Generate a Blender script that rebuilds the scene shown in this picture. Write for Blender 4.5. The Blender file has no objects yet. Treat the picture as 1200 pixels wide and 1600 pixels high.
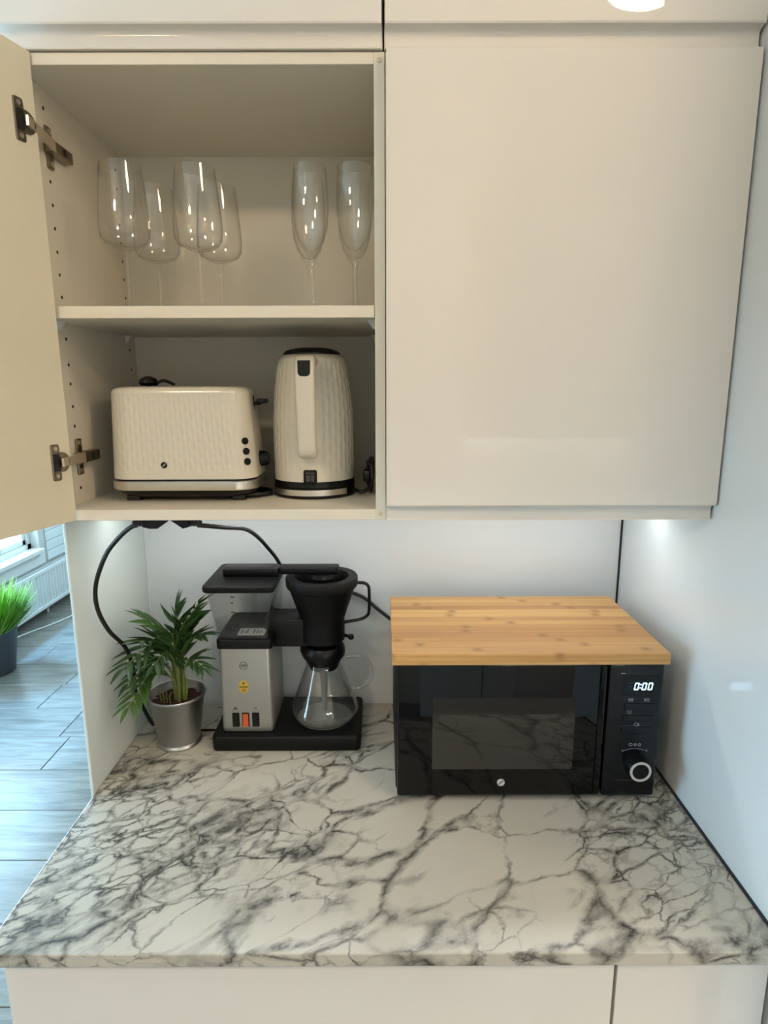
import bpy, bmesh, math, random
from mathutils import Vector, Matrix
random.seed(7)
PI = math.pi
SC = bpy.context.scene
COL = SC.collection
# The scene is laid out in build units and brought to metres at the very end (1 unit = 0.83 m):
# the worktop is then 0.90 m high, the wall cabinets 0.36 m deep, the microwave 0.43 m wide.
S = 0.83
FZ = -0.18          # floor
CEIL = 2.83         # ceiling

# ------------------------------------------------------------------ camera, world, sun, exposure
F_PX = 966.29
pitch, yaw, roll = 0.1967, -0.0012, 0.0027
cam_loc = Vector((0.0021, -1.5357, 1.7316))
fw = Vector((-math.sin(yaw)*math.cos(pitch), math.cos(yaw)*math.cos(pitch), -math.sin(pitch)))
rt = fw.cross(Vector((0, 0, 1))).normalized(); up = rt.cross(fw)
r2 = rt*math.cos(roll) - up*math.sin(roll); u2 = rt*math.sin(roll) + up*math.cos(roll)
cd = bpy.data.cameras.new('camera'); cam = bpy.data.objects.new('camera', cd); COL.objects.link(cam)
m3 = Matrix((r2, u2, -fw)).transposed()
cam.matrix_world = Matrix.Translation(cam_loc) @ m3.to_4x4()
cd.sensor_fit = 'HORIZONTAL'; cd.sensor_width = 36.0; cd.lens = F_PX/1200*36.0
cd.clip_start = 0.02; cd.clip_end = 200
SC.camera = cam
SC.cycles.transparent_max_bounces = 40      # stacked clear glass

w = bpy.data.worlds.new('sky'); SC.world = w; w.use_nodes = True
bg = w.node_tree.nodes['Background']
bg.inputs[0].default_value = (0.52, 0.78, 1.0, 1); bg.inputs[1].default_value = 11.0

sd = bpy.data.lights.new('sun', 'SUN'); sun = bpy.data.objects.new('sun', sd); COL.objects.link(sun)
sd.energy = 9.5; sd.angle = math.radians(5); sd.color = (0.20, 0.52, 1.0)
sun.rotation_euler = Vector((0.62, -0.22, -1.0)).to_track_quat('-Z', 'Y').to_euler()
sun.location = (-5, 4, 6)

def window_portal(name, y0, y1, z0, z1, x):
    d = bpy.data.lights.new(name, 'AREA'); d.shape = 'RECTANGLE'; d.size = (z1-z0); d.size_y = (y1-y0)
    d.cycles.is_portal = True
    o = bpy.data.objects.new(name, d); COL.objects.link(o)
    o.location = (x, (y0+y1)/2, (z0+z1)/2); o.rotation_euler = (0, -PI/2, 0)
W1 = (-0.15, 3.70, 0.372, 2.50)      # living-room window: y0 y1 z0 z1
W2 = (-1.95, -0.40, 0.45, 2.45)    # kitchen window
window_portal('daylight_portal', W1[0], W1[1], W1[2], W1[3], -3.24)
W3 = (-2.5, -1.3, 0.9, 2.4)       # unseen far-wall window, added to brighten the living room: x0 x1 z0 z1
window_portal('daylight_portal', W2[0], W2[1], W2[2], W2[3], -3.24)

d_ = bpy.data.lights.new('daylight_portal', 'AREA'); d_.shape = 'RECTANGLE'; d_.size = W3[1]-W3[0]; d_.size_y = W3[3]-W3[2]; d_.cycles.is_portal = True
o_ = bpy.data.objects.new('daylight_portal', d_); COL.objects.link(o_); o_.location = ((W3[0]+W3[1])/2, 4.82, (W3[2]+W3[3])/2); 
o_.rotation_euler = Vector((0, -1, 0)).to_track_quat('-Z', 'Y').to_euler()
vs = SC.view_settings
vs.view_transform = 'Standard'; vs.look = 'None'; vs.gamma = 1.0; vs.use_curve_mapping = False
vs.exposure = 0.2

# ------------------------------------------------------------------ materials
def lin(h):
    h = h.lstrip('#'); v = [int(h[i:i+2], 16)/255 for i in (0, 2, 4)]
    return tuple(c/12.92 if c <= .04045 else ((c+.055)/1.055)**2.4 for c in v) + (1,)
def mat(name, col, rough=.5, metal=0., spec=.5, coat=0., vary=.04, vscale=30., bump=0., bscale=200., trans=0., sheen=0.):
    m = bpy.data.materials.new(name); m.use_nodes = True; nt = m.node_tree; N = nt.nodes; L = nt.links
    b = N['Principled BSDF']; c = lin(col) if isinstance(col, str) else tuple(col)+(1,)
    b.inputs['Roughness'].default_value = rough; b.inputs['Metallic'].default_value = metal
    b.inputs['Specular IOR Level'].default_value = spec
    b.inputs['Coat Weight'].default_value = coat; b.inputs['Coat Roughness'].default_value = .03
    b.inputs['Transmission Weight'].default_value = trans
    tc = N.new('ShaderNodeTexCoord'); n = N.new('ShaderNodeTexNoise')
    n.inputs['Scale'].default_value = vscale; n.inputs['Detail'].default_value = 4
    L.new(tc.outputs['Object'], n.inputs['Vector'])
    mx = N.new('ShaderNodeMix'); mx.data_type = 'RGBA'
    mx.inputs['A'].default_value = tuple(min(1, k*(1+vary)) for k in c[:3])+(1,)
    mx.inputs['B'].default_value = tuple(k*(1-vary) for k in c[:3])+(1,)
    L.new(n.outputs['Fac'], mx.inputs['Factor']); L.new(mx.outputs['Result'], b.inputs['Base Color'])
    if bump:
        n2 = N.new('ShaderNodeTexNoise'); n2.inputs['Scale'].default_value = bscale; n2.inputs['Detail'].default_value = 3
        L.new(tc.outputs['Object'], n2.inputs['Vector'])
        bp = N.new('ShaderNodeBump'); bp.inputs['Strength'].default_value = bump; bp.inputs['Distance'].default_value = .002
        L.new(n2.outputs['Fac'], bp.inputs['Height']); L.new(bp.outputs['Normal'], b.inputs['Normal'])
    return m
def emit(name, col, strength):
    m = bpy.data.materials.new(name); m.use_nodes = True; N = m.node_tree.nodes; L = m.node_tree.links
    N.remove(N['Principled BSDF']); e = N.new('ShaderNodeEmission')
    e.inputs['Color'].default_value = lin(col) if isinstance(col, str) else tuple(col)+(1,)
    e.inputs['Strength'].default_value = strength
    L.new(e.outputs[0], N['Material Output'].inputs['Surface']); return m
def thin_glass(name, tint=(.985, .99, .985), ior=1.5, rough=.01, boost=1.0):
    m = bpy.data.materials.new(name); m.use_nodes = True; N = m.node_tree.nodes; L = m.node_tree.links
    N.remove(N['Principled BSDF'])
    t = N.new('ShaderNodeBsdfTransparent'); t.inputs['Color'].default_value = tuple(tint)+(1,)
    g = N.new('ShaderNodeBsdfGlossy'); g.inputs['Roughness'].default_value = rough
    lw = N.new('ShaderNodeLayerWeight'); f0 = ((ior-1)/(ior+1))**2     # Schlick reflectance, the same from both sides
    pw = N.new('ShaderNodeMath'); pw.operation = 'POWER'; pw.inputs[1].default_value = 5; L.new(lw.outputs['Facing'], pw.inputs[0])
    mul = N.new('ShaderNodeMath'); mul.operation = 'MULTIPLY_ADD'; mul.use_clamp = True
    mul.inputs[1].default_value = (1-f0)*boost; mul.inputs[2].default_value = f0*boost
    mx = N.new('ShaderNodeMixShader')
    L.new(pw.outputs[0], mul.inputs[0]); L.new(mul.outputs[0], mx.inputs[0])
    L.new(t.outputs[0], mx.inputs[1]); L.new(g.outputs[0], mx.inputs[2])
    L.new(mx.outputs[0], N['Material Output'].inputs['Surface']); return m

M = {}
M['front'] = mat('white_gloss_front', '#dcd8d2', .01, vary=.01, vscale=3)
M['carcass'] = mat('white_melamine', '#dad4c6', .38, vary=.015, vscale=60, bump=.05, bscale=600)
M['door_back'] = mat('cream_door_back', '#e0d8c2', .42, vary=.015, vscale=40)
M['wall'] = mat('white_wall_paint', '#cfcdc6', .6, vary=.02, vscale=8, bump=.1, bscale=300)
M['wall_warm'] = mat('warm_wall_paint', '#cdbfab', .6, vary=.02, vscale=8)
M['ceil'] = mat('ceiling_paint', '#e2dfd8', .7, vary=.01, vscale=5)
M['splash'] = mat('glossy_splash_panel', '#d8dadb', .12, vary=.02, vscale=6, coat=.1)
M['sidewall'] = mat('glossy_side_wall', '#d6dadb', .10, vary=.015, vscale=6, coat=.2)
M['endpanel'] = mat('matt_end_panel', '#d6deda', .4, vary=.015, vscale=20)
M['trimw'] = mat('white_trim', '#e6ebea', .35)
M['black_gap'] = mat('black_sealant', '#15161a', .5)
M['black'] = mat('black_plastic', '#060607', .36, spec=.3, vary=.1, vscale=80)
M['black_matt'] = mat('black_textured_plastic', '#060606', .5, spec=.25, vary=.1, vscale=120, bump=.15, bscale=900)
M['black_gloss'] = mat('black_glass', '#030304', .03, spec=.35, vary=.05)
M['mw_window'] = mat('smoked_oven_window', '#1d1c1b', .03, spec=.8, vary=.06)
M['mw_panel'] = mat('blue_black_panel', '#0a0d13', .2, spec=.35, vary=.06)
M['rubber'] = mat('black_cable_rubber', '#0e0e0f', .45)
M['steel'] = mat('brushed_steel', '#d6d2ca', .34, metal=1., vary=.05, vscale=12)
M['zinc'] = mat('galvanised_zinc', '#a9acae', .36, metal=1., vary=.08, vscale=25, bump=.05, bscale=120)
M['nickel'] = mat('nickel_hinge', '#8d8272', .3, metal=1., vary=.06)
M['nickel_bright'] = mat('bright_hinge_arm', '#cfc0a8', .3, metal=.6, vary=.03)
M['silver'] = mat('silver_coated_metal', '#9a9b98', .36, metal=.55, vary=.03, vscale=200, bump=.03, bscale=1500)
M['cream'] = mat('cream_white_enamel', '#cfcabc', .16, vary=.01, coat=.4)
M['orange'] = mat('orange_switch', '#c4552b', .35)
M['gold'] = mat('gold_sticker', '#c3a544', .4, metal=.2)
M['gold_dark'] = mat('gold_sticker_print', '#6f5a1e', .5)
M['print_dark'] = mat('dark_print', '#3a3a3a', .5)
M['print_white'] = mat('white_print', '#b9bcc0', .5)
M['print_grey'] = mat('grey_print', '#787c84', .5)
M['white_ring'] = mat('pale_metal_ring', '#c9c9c6', .35, metal=.4)
M['white'] = mat('white_plastic', '#e3e3df', .35)
M['rad'] = mat('white_radiator_enamel', '#e8ecec', .35)
M['soil'] = mat('brown_soil', '#3a2016', .95, vary=.5, vscale=150, bump=1., bscale=160)
M['stem'] = mat('pale_green_stem', '#6d7a3c', .5, vary=.3, vscale=60)
M['leaf'] = mat('dark_green_leaf', '#2c4a22', .38, vary=.3, vscale=18)
M['leaf2'] = mat('mid_green_leaf', '#42622a', .4, vary=.25, vscale=18)
M['grass'] = mat('bright_green_foliage', '#6fa02c', .6, vary=.35, vscale=30)
M['potdark'] = mat('slate_grey_pot', '#41464f', .6, vary=.06)
M['smoke'] = thin_glass('smoked_glass', (.5, .48, .46), 1.45)
M['glass'] = thin_glass('drinking_glass', (.99, .99, .985), 1.5, .01, 1.4)
M['plastic_clear'] = thin_glass('clear_plastic', (.95, .955, .955), 1.45, .03, 1.0)
M['carafe'] = thin_glass('carafe_glass', (.965, .97, .97), 1.6, .01, 1.3)
M['pane'] = thin_glass('window_glass', (.97, .99, .99), 1.45)
M['led'] = emit('display_light', (.42, .72, 1.0), 5)
M['led_off'] = mat('unlit_display_segment', '#1a2233', .3)
M['lamp'] = emit('lamp_diffuser', (1.0, .72, .43), 32)
M['fill_lamp'] = emit('fill_lamp_diffuser', (1.0, .77, .53), 66)
M['fill_led_bar'] = emit('fill_led_diffuser', (1.0, .98, .94), 320)
M['led_bar'] = emit('led_diffuser', (.95, 1.0, 1.0), 13.5)

def nodes_mat(name):
    m = bpy.data.materials.new(name); m.use_nodes = True
    return m, m.node_tree.nodes, m.node_tree.links, m.node_tree.nodes['Principled BSDF']
def ramp(N, stops):
    r = N.new('ShaderNodeValToRGB'); e = r.color_ramp.elements
    while len(e) < len(stops): e.new(.5)
    for k, (p, c) in zip(e, stops):
        k.position = p; k.color = (c, c, c, 1) if isinstance(c, (int, float)) else (lin(c) if isinstance(c, str) else c)
    return r
def math_n(N, L, op, a, b, clamp=False):
    n = N.new('ShaderNodeMath'); n.operation = op; n.use_clamp = clamp
    for i, v in enumerate((a, b)):
        if isinstance(v, (int, float)): n.inputs[i].default_value = v
        else: L.new(v, n.inputs[i])
    return n.outputs[0]
class _UC: pass
def unit_coord(N, L):
    """object coordinates in build units"""
    tc = N.new('ShaderNodeTexCoord'); k = N.new('ShaderNodeVectorMath'); k.operation = 'SCALE'; k.inputs['Scale'].default_value = 1/S
    L.new(tc.outputs['Object'], k.inputs[0]); u = _UC(); u.outputs = {'Object': k.outputs[0]}; return u
def marble():
    m, N, L, b = nodes_mat('white_marble_laminate')
    tc = unit_coord(N, L)
    mp = N.new('ShaderNodeMapping'); mp.inputs['Scale'].default_value = (.58, 1.0, 1.0)
    m0 = N.new('ShaderNodeMapping'); m0.inputs['Rotation'].default_value = (0, 0, math.radians(-36))
    L.new(tc.outputs['Object'], m0.inputs['Vector']); L.new(m0.outputs[0], mp.inputs['Vector'])
    def warp(src, scale, amt, detail=4):
        n = N.new('ShaderNodeTexNoise'); n.inputs['Scale'].default_value = scale; n.inputs['Detail'].default_value = detail; n.inputs['Roughness'].default_value = .6
        L.new(src, n.inputs['Vector'])
        s = N.new('ShaderNodeVectorMath'); s.operation = 'SUBTRACT'; s.inputs[1].default_value = (.5, .5, .5); L.new(n.outputs['Color'], s.inputs[0])
        k = N.new('ShaderNodeVectorMath'); k.operation = 'SCALE'; k.inputs['Scale'].default_value = amt; L.new(s.outputs[0], k.inputs[0])
        a = N.new('ShaderNodeVectorMath'); a.operation = 'ADD'; L.new(src, a.inputs[0]); L.new(k.outputs[0], a.inputs[1]); return a.outputs[0]
    def vor(src, scale):
        v = N.new('ShaderNodeTexVoronoi'); v.feature = 'DISTANCE_TO_EDGE'; v.inputs['Scale'].default_value = scale; L.new(src, v.inputs['Vector']); return v.outputs['Distance']
    def noi(src, scale, detail=3, off=(0, 0, 0)):
        o = N.new('ShaderNodeVectorMath'); o.operation = 'ADD'; o.inputs[1].default_value = off; L.new(src, o.inputs[0])
        n = N.new('ShaderNodeTexNoise'); n.inputs['Scale'].default_value = scale; n.inputs['Detail'].default_value = detail; L.new(o.outputs[0], n.inputs['Vector']); return n.outputs['Fac']
    def rp(src, stops):
        r = ramp(N, stops); L.new(src, r.inputs['Fac']); return r.outputs['Color']
    base = mp.outputs[0]
    w1 = warp(warp(base, 3.2, .10, 2), 13, .055, 5); w2 = warp(base, 16, .06, 6)
    d1 = vor(w1, 8.5); d2 = vor(w1, 17.0); d3 = vor(w2, 34.0)
    sx = N.new('ShaderNodeSeparateXYZ'); L.new(tc.outputs['Object'], sx.inputs[0])
    bias = rp(math_n(N, L, 'ADD', sx.outputs['X'], .6), [(.0, .62), (.52, .58), (.64, .40), (.92, .38), (1.0, .60)])   # the print is busier on the left and at the right end
    patch = math_n(N, L, 'ADD', math_n(N, L, 'MULTIPLY', math_n(N, L, 'SUBTRACT', noi(base, 4.5, 3, (3, 1, 0)), .5), .75), bias); k1 = noi(base, 8, 4, (5, 2, 0)); k2 = noi(base, 6, 4, (7, 5, 0))
    rough_n = noi(w2, 38, 6)
    def vein(d, wid, amp, p=1.0):
        e = math_n(N, L, 'SUBTRACT', 1.0, math_n(N, L, 'DIVIDE', d, wid, True), True)
        return math_n(N, L, 'MULTIPLY', math_n(N, L, 'POWER', e, p), amp)
    # large rounded clasts outlined by veins that swell into dark knots
    v1 = vein(d1, rp(k1, [(.38, .025), (.50, .055), (.62, .13), (.75, .24)]), rp(k2, [(.34, .2), (.45, .85), (.6, 1.0)]), 1.25)
    # smaller clasts only in the busy patches
    v2 = vein(d2, rp(k1, [(.42, .035), (.6, .15)]), rp(patch, [(.46, 0.0), (.58, 1.0)]), 1.2)
    v3 = vein(d3, rp(k2, [(.42, .05), (.62, .22)]), rp(patch, [(.54, 0.0), (.66, .95)]), 1.1)
    sm = noi(w2, 20, 6, (2, 4, 0)); v4 = math_n(N, L, 'MULTIPLY', rp(sm, [(.50, 0.0), (.60, .75)]), rp(k1, [(.57, 0.0), (.68, .9)]))
    vv = math_n(N, L, 'MAXIMUM', math_n(N, L, 'MAXIMUM', v1, v2), math_n(N, L, 'MAXIMUM', v3, v4))
    vv = math_n(N, L, 'MULTIPLY', vv, rp(rough_n, [(.36, .30), (.56, 1.0)]), True)
    cloud = noi(base, 7, 5, (4, 4, 0))
    white = N.new('ShaderNodeMix'); white.data_type = 'RGBA'; white.inputs['A'].default_value = lin('#b0aca1'); white.inputs['B'].default_value = lin('#bfbbb0'); L.new(cloud, white.inputs['Factor'])
    mx = N.new('ShaderNodeMix'); mx.data_type = 'RGBA'; L.new(vv, mx.inputs['Factor']); L.new(white.outputs['Result'], mx.inputs['A']); mx.inputs['B'].default_value = lin('#2e2d2b')
    L.new(mx.outputs['Result'], b.inputs['Base Color']); b.inputs['Roughness'].default_value = .22; b.inputs['Specular IOR Level'].default_value = .45
    return m
M['marble'] = marble()
def bamboo():
    m, N, L, b = nodes_mat('bamboo_strips')
    tc = unit_coord(N, L)
    sep = N.new('ShaderNodeSeparateXYZ'); L.new(tc.outputs['Object'], sep.inputs[0])
    yz = math_n(N, L, 'ADD', sep.outputs['Y'], math_n(N, L, 'MULTIPLY', sep.outputs['Z'], .8))
    row = math_n(N, L, 'FLOOR', math_n(N, L, 'MULTIPLY', yz, 1/.0235), 0)
    wn = N.new('ShaderNodeTexWhiteNoise'); wn.noise_dimensions = '1D'; L.new(row, wn.inputs['W'])
    # strip tone, fine grain along x
    cmb = N.new('ShaderNodeCombineXYZ'); L.new(math_n(N, L, 'ADD', math_n(N, L, 'MULTIPLY', sep.outputs['X'], 3.0), math_n(N, L, 'MULTIPLY', wn.outputs['Value'], 40.)), cmb.inputs[0]); L.new(math_n(N, L, 'MULTIPLY', yz, 170.), cmb.inputs[1])
    g = N.new('ShaderNodeTexNoise'); g.inputs['Scale'].default_value = 1.0; g.inputs['Detail'].default_value = 4; L.new(cmb.outputs[0], g.inputs['Vector'])
    tone = math_n(N, L, 'ADD', math_n(N, L, 'MULTIPLY', wn.outputs['Value'], .35), math_n(N, L, 'MULTIPLY', g.outputs['Fac'], .65))
    r = ramp(N, [(.2, '#94683a'), (.45, '#b3864f'), (.75, '#c8a066')]); L.new(tone, r.inputs['Fac'])
    # joints between strips
    fr = math_n(N, L, 'FRACT', math_n(N, L, 'MULTIPLY', yz, 1/.0235), 0)
    j = math_n(N, L, 'LESS_THAN', fr, .05)
    # bamboo nodes: short darker knots, one or two per strip
    xo = math_n(N, L, 'ADD', sep.outputs['X'], math_n(N, L, 'MULTIPLY', wn.outputs['Value'], 3.7))
    fx = math_n(N, L, 'FRACT', math_n(N, L, 'MULTIPLY', xo, 1/.33), 0)
    kx = math_n(N, L, 'SUBTRACT', 1.0, math_n(N, L, 'MULTIPLY', math_n(N, L, 'ABSOLUTE', math_n(N, L, 'SUBTRACT', fx, .5), 0), 22.), True)
    ky = math_n(N, L, 'SUBTRACT', 1.0, math_n(N, L, 'MULTIPLY', math_n(N, L, 'ABSOLUTE', math_n(N, L, 'SUBTRACT', fr, .5), 0), 1.6), True)
    kn = math_n(N, L, 'MULTIPLY', math_n(N, L, 'MULTIPLY', kx, ky), math_n(N, L, 'ADD', g.outputs['Fac'], .35), True)
    a1 = N.new('ShaderNodeMix'); a1.data_type = 'RGBA'; L.new(math_n(N, L, 'MULTIPLY', kn, .95), a1.inputs['Factor']); L.new(r.outputs['Color'], a1.inputs['A']); a1.inputs['B'].default_value = lin('#7a4f22')
    a2 = N.new('ShaderNodeMix'); a2.data_type = 'RGBA'; L.new(math_n(N, L, 'MULTIPLY', j, .35), a2.inputs['Factor']); L.new(a1.outputs['Result'], a2.inputs['A']); a2.inputs['B'].default_value = lin('#8f6430')
    L.new(a2.outputs['Result'], b.inputs['Base Color']); b.inputs['Roughness'].default_value = .42
    return m
M['bamboo'] = bamboo()
def laminate():
    m, N, L, b = nodes_mat('grey_oak_laminate')
    tc = N.new('ShaderNodeTexCoord'); oi = N.new('ShaderNodeObjectInfo')
    ad = N.new('ShaderNodeVectorMath'); ad.operation = 'ADD'; L.new(tc.outputs['Object'], ad.inputs[0])
    sc = N.new('ShaderNodeVectorMath'); sc.operation = 'SCALE'; sc.inputs['Scale'].default_value = 40.; L.new(oi.outputs['Random'], sc.inputs[0]); L.new(sc.outputs[0], ad.inputs[1])
    cb = N.new('ShaderNodeCombineXYZ'); L.new(math_n(N, L, 'MULTIPLY', oi.outputs['Random'], 37.), cb.inputs[0]); L.new(math_n(N, L, 'MULTIPLY', oi.outputs['Random'], 91.), cb.inputs[1]); L.new(cb.outputs[0], ad.inputs[1])
    mp = N.new('ShaderNodeMapping'); mp.inputs['Scale'].default_value = (1.6, 14, 14); L.new(ad.outputs[0], mp.inputs['Vector'])
    n = N.new('ShaderNodeTexNoise'); n.inputs['Scale'].default_value = 2.2; n.inputs['Detail'].default_value = 8; n.inputs['Roughness'].default_value = .65; n.inputs['Distortion'].default_value = .8
    L.new(mp.outputs[0], n.inputs['Vector'])
    r = ramp(N, [(.30, '#53514b'), (.48, '#716e66'), (.7, '#87837a')]); L.new(n.outputs['Fac'], r.inputs['Fac'])
    L.new(r.outputs['Color'], b.inputs['Base Color']); b.inputs['Roughness'].default_value = .3; b.inputs['Specular IOR Level'].default_value = .5
    return m
M['laminate'] = laminate()

# ------------------------------------------------------------------ mesh helpers
ORG = {}
def thing(name, label, cat, loc=(0, 0, 0), group=None, rz=0):
    o = bpy.data.objects.new(name, None); COL.objects.link(o); o.location = loc; o.rotation_euler = (0, 0, rz)
    o.empty_display_size = .05
    o['label'] = label; o['category'] = cat
    if group: o['group'] = group
    ORG[o.name] = Vector(loc); return o
def obj(name, bm, m, parent=None, smooth=False, local=False, angle=40, loc=None):
    """bm in build coordinates (local=False) becomes one mesh object; a child keeps its thing's base as origin"""
    bmesh.ops.recalc_face_normals(bm, faces=bm.faces)
    org = ORG[parent.name] if parent else Vector(loc if loc else (0, 0, 0))
    if not local: bmesh.ops.translate(bm, verts=bm.verts, vec=-org)
    me = bpy.data.meshes.new(name); bm.to_mesh(me); bm.free()
    o = bpy.data.objects.new(name, me); COL.objects.link(o)
    if parent: o.parent = parent
    else: o.location = org
    ORG[o.name] = org
    me.materials.append(M[m] if isinstance(m, str) else m)
    if smooth:
        me.shade_smooth()
        if angle < 180: me.set_sharp_from_angle(angle=math.radians(angle))
    return o
def tag(o, label, cat, group=None):
    o['label'] = label; o['category'] = cat
    if group: o['group'] = group
    return o
def struct(name, bm, m, **k):
    o = obj(name, bm, m, **k); o['kind'] = 'structure'; return o
def add_box(bm, x0, x1, y0, y1, z0, z1, bev=0., seg=2, edges=None):
    b = bmesh.new(); bmesh.ops.create_cube(b, size=1)
    for v in b.verts:
        v.co = Vector((x0+(v.co.x+.5)*(x1-x0), y0+(v.co.y+.5)*(y1-y0), z0+(v.co.z+.5)*(z1-z0)))
    if bev: bmesh.ops.bevel(b, geom=[e for e in b.edges if edges is None or edges(e)], offset=bev, segments=seg, affect='EDGES', profile=.5)
    merge(bm, b); return bm
def merge(bm, b):
    me = bpy.data.meshes.new('tmp'); b.to_mesh(me); b.free(); bm.from_mesh(me); bpy.data.meshes.remove(me)
def box(x0, x1, y0, y1, z0, z1, bev=0., seg=2, edges=None):
    return add_box(bmesh.new(), x0, x1, y0, y1, z0, z1, bev, seg, edges)
def lathe(prof, c=(0, 0, 0), n=48, bm=None, closed=False):
    """prof: (r, z) from bottom to top; r=0 closes"""
    bm = bm or bmesh.new(); rings = []
    for r, z in prof:
        if r <= 1e-6: rings.append([bm.verts.new((c[0], c[1], c[2]+z))])
        else: rings.append([bm.verts.new((c[0]+r*math.cos(2*PI*i/n), c[1]+r*math.sin(2*PI*i/n), c[2]+z)) for i in range(n)])
    pairs = list(zip(rings, rings[1:])) + ([(rings[-1], rings[0])] if closed else [])
    for a, b in pairs:
        for i in range(n):
            j = (i+1) % n
            if len(a) == 1 and len(b) == 1: continue
            if len(a) == 1: bm.faces.new((a[0], b[j], b[i]))
            elif len(b) == 1: bm.faces.new((a[i], a[j], b[0]))
            else: bm.faces.new((a[i], a[j], b[j], b[i]))
    return bm
def catmull(pts, k=8, closed=False):
    P = [Vector(p) for p in pts]; out = []; n = len(P)
    rng = n if closed else n-1
    for i in range(rng):
        if closed: p0, p1, p2, p3 = P[i-1], P[i], P[(i+1) % n], P[(i+2) % n]
        else: p0, p1, p2, p3 = P[max(i-1, 0)], P[i], P[i+1], P[min(i+2, n-1)]
        for j in range(k):
            t = j/k
            out.append(.5*((2*p1)+(-p0+p2)*t+(2*p0-5*p1+4*p2-p3)*t*t+(-p0+3*p1-3*p2+p3)*t**3))
    if not closed: out.append(P[-1])
    return out
def tube(pts, r, n=10, bm=None, closed=False, flat=None):
    """pts list of points, r radius or list; flat=(a,b) gives an elliptic section"""
    bm = bm or bmesh.new(); P = [Vector(p) for p in pts]; rings = []; prev = None
    for i, p in enumerate(P):
        if closed: t = (P[(i+1) % len(P)]-P[i-1]).normalized()
        else: t = (P[min(i+1, len(P)-1)]-P[max(i-1, 0)]).normalized()
        if prev is None:
            a = Vector((0, 0, 1)) if abs(t.z) < .9 else Vector((1, 0, 0)); u = t.cross(a).normalized()
        else: u = (prev-t*prev.dot(t)).normalized()
        prev = u; v = t.cross(u); rr = r[i] if isinstance(r, (list, tuple)) else r
        ra, rb = (rr, rr) if flat is None else (rr*flat[0], rr*flat[1])
        rings.append([bm.verts.new(p+u*ra*math.cos(2*PI*k/n)+v*rb*math.sin(2*PI*k/n)) for k in range(n)])
    prs = list(zip(rings, rings[1:]))+([(rings[-1], rings[0])] if closed else [])
    for a, b in prs:
        for k in range(n): bm.faces.new((a[k], a[(k+1) % n], b[(k+1) % n], b[k]))
    if not closed: bm.faces.new(rings[0][::-1]); bm.faces.new(rings[-1])
    return bm
def rrect(hx, hy, r, n=6, cx=0, cy=0):
    out = []
    for sx, sy, a0 in ((1, 1, 0), (-1, 1, 90), (-1, -1, 180), (1, -1, 270)):
        for k in range(n+1):
            a = math.radians(a0+90*k/n); out.append((cx+sx*(hx-r)+r*math.cos(a), cy+sy*(hy-r)+r*math.sin(a)))
    return out
def loft(sections, bm=None, cap=True):
    """sections: list of closed loops (same count) of 3-D points"""
    bm = bm or bmesh.new(); R = [[bm.verts.new(p) for p in s] for s in sections]; n = len(R[0])
    for a, b in zip(R, R[1:]):
        for k in range(n): bm.faces.new((a[k], a[(k+1) % n], b[(k+1) % n], b[k]))
    if cap: bm.faces.new(R[0][::-1]); bm.faces.new(R[-1])
    return bm
def slab(poly, z0, z1, ch=0., bm=None):
    """2-D polygon extruded in z with a small rounded top and bottom edge"""
    def off(d):
        n = len(poly); o = []
        for i in range(n):
            a, b, c = Vector(poly[i-1]), Vector(poly[i]), Vector(poly[(i+1) % n])
            t = (c-a).normalized(); o.append((b.x-t.y*d, b.y+t.x*d))
        return o
    s = [(poly, z0), (poly, z1)] if not ch else [(off(ch), z0), (off(ch*.3), z0+ch*.3), (poly, z0+ch), (poly, z1-ch), (off(ch*.3), z1-ch*.3), (off(ch), z1)]
    return loft([[(x, y, z) for x, y in p] for p, z in s], bm)
def extr_x(prof, x0, x1, bm=None):
    """profile of (y,z) swept along x"""
    return loft([[(x0, y, z) for y, z in prof], [(x1, y, z) for y, z in prof]], bm)
def extr_y(poly, y0, y1, bm=None):
    """profile of (x,z) swept along y"""
    return loft([[(x, y0, z) for x, z in poly], [(x, y1, z) for x, z in poly]], bm)
def circ(cx, cz, r, n=24, sx=1.): return [(cx+sx*r*math.cos(2*PI*k/n), cz+r*math.sin(2*PI*k/n)) for k in range(n)]
def ring_y(cx, cz, r0, r1, y0, y1, n=40, bm=None):
    bm = bm or bmesh.new(); A = []
    for y, r in ((y0, r0), (y0, r1), (y1, r1), (y1, r0)):
        A.append([bm.verts.new((cx+r*math.cos(2*PI*k/n), y, cz+r*math.sin(2*PI*k/n))) for k in range(n)])
    for a, b in zip(A, A[1:]+A[:1]):
        for k in range(n): bm.faces.new((a[k], a[(k+1) % n], b[(k+1) % n], b[k]))
    return bm
def holed_box_wall(x0, x1, y0, y1, z0, z1, holes):
    """a wall slab normal to x with rectangular openings (y0,y1,z0,z1), non-overlapping in y"""
    bm = bmesh.new(); y = y0
    for h in sorted(holes):
        add_box(bm, x0, x1, y, h[0], z0, z1)
        add_box(bm, x0, x1, h[0], h[1], z0, h[2]); add_box(bm, x0, x1, h[0], h[1], h[3], z1); y = h[1]
    add_box(bm, x0, x1, y, y1, z0, z1); return bm
def share(name, src, parent, loc, rot=(0, 0, 0), scale=(1, 1, 1)):
    o = bpy.data.objects.new(name, src.data); COL.objects.link(o); o.parent = parent
    o.location = loc; o.rotation_euler = rot; o.scale = scale; ORG[o.name] = ORG[parent.name] if parent else Vector((0, 0, 0)); return o

# ------------------------------------------------------------------ the room
R_X = .6093; L_X = -.605
XW, XE, YN, YS = -3.0, 2.4, 4.7, -3.6          # inner faces of the room
fl = struct('floor', box(XW-.1, XE+.1, YS-.1, YN+.1, FZ-.1, FZ-.012), 'laminate')
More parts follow.
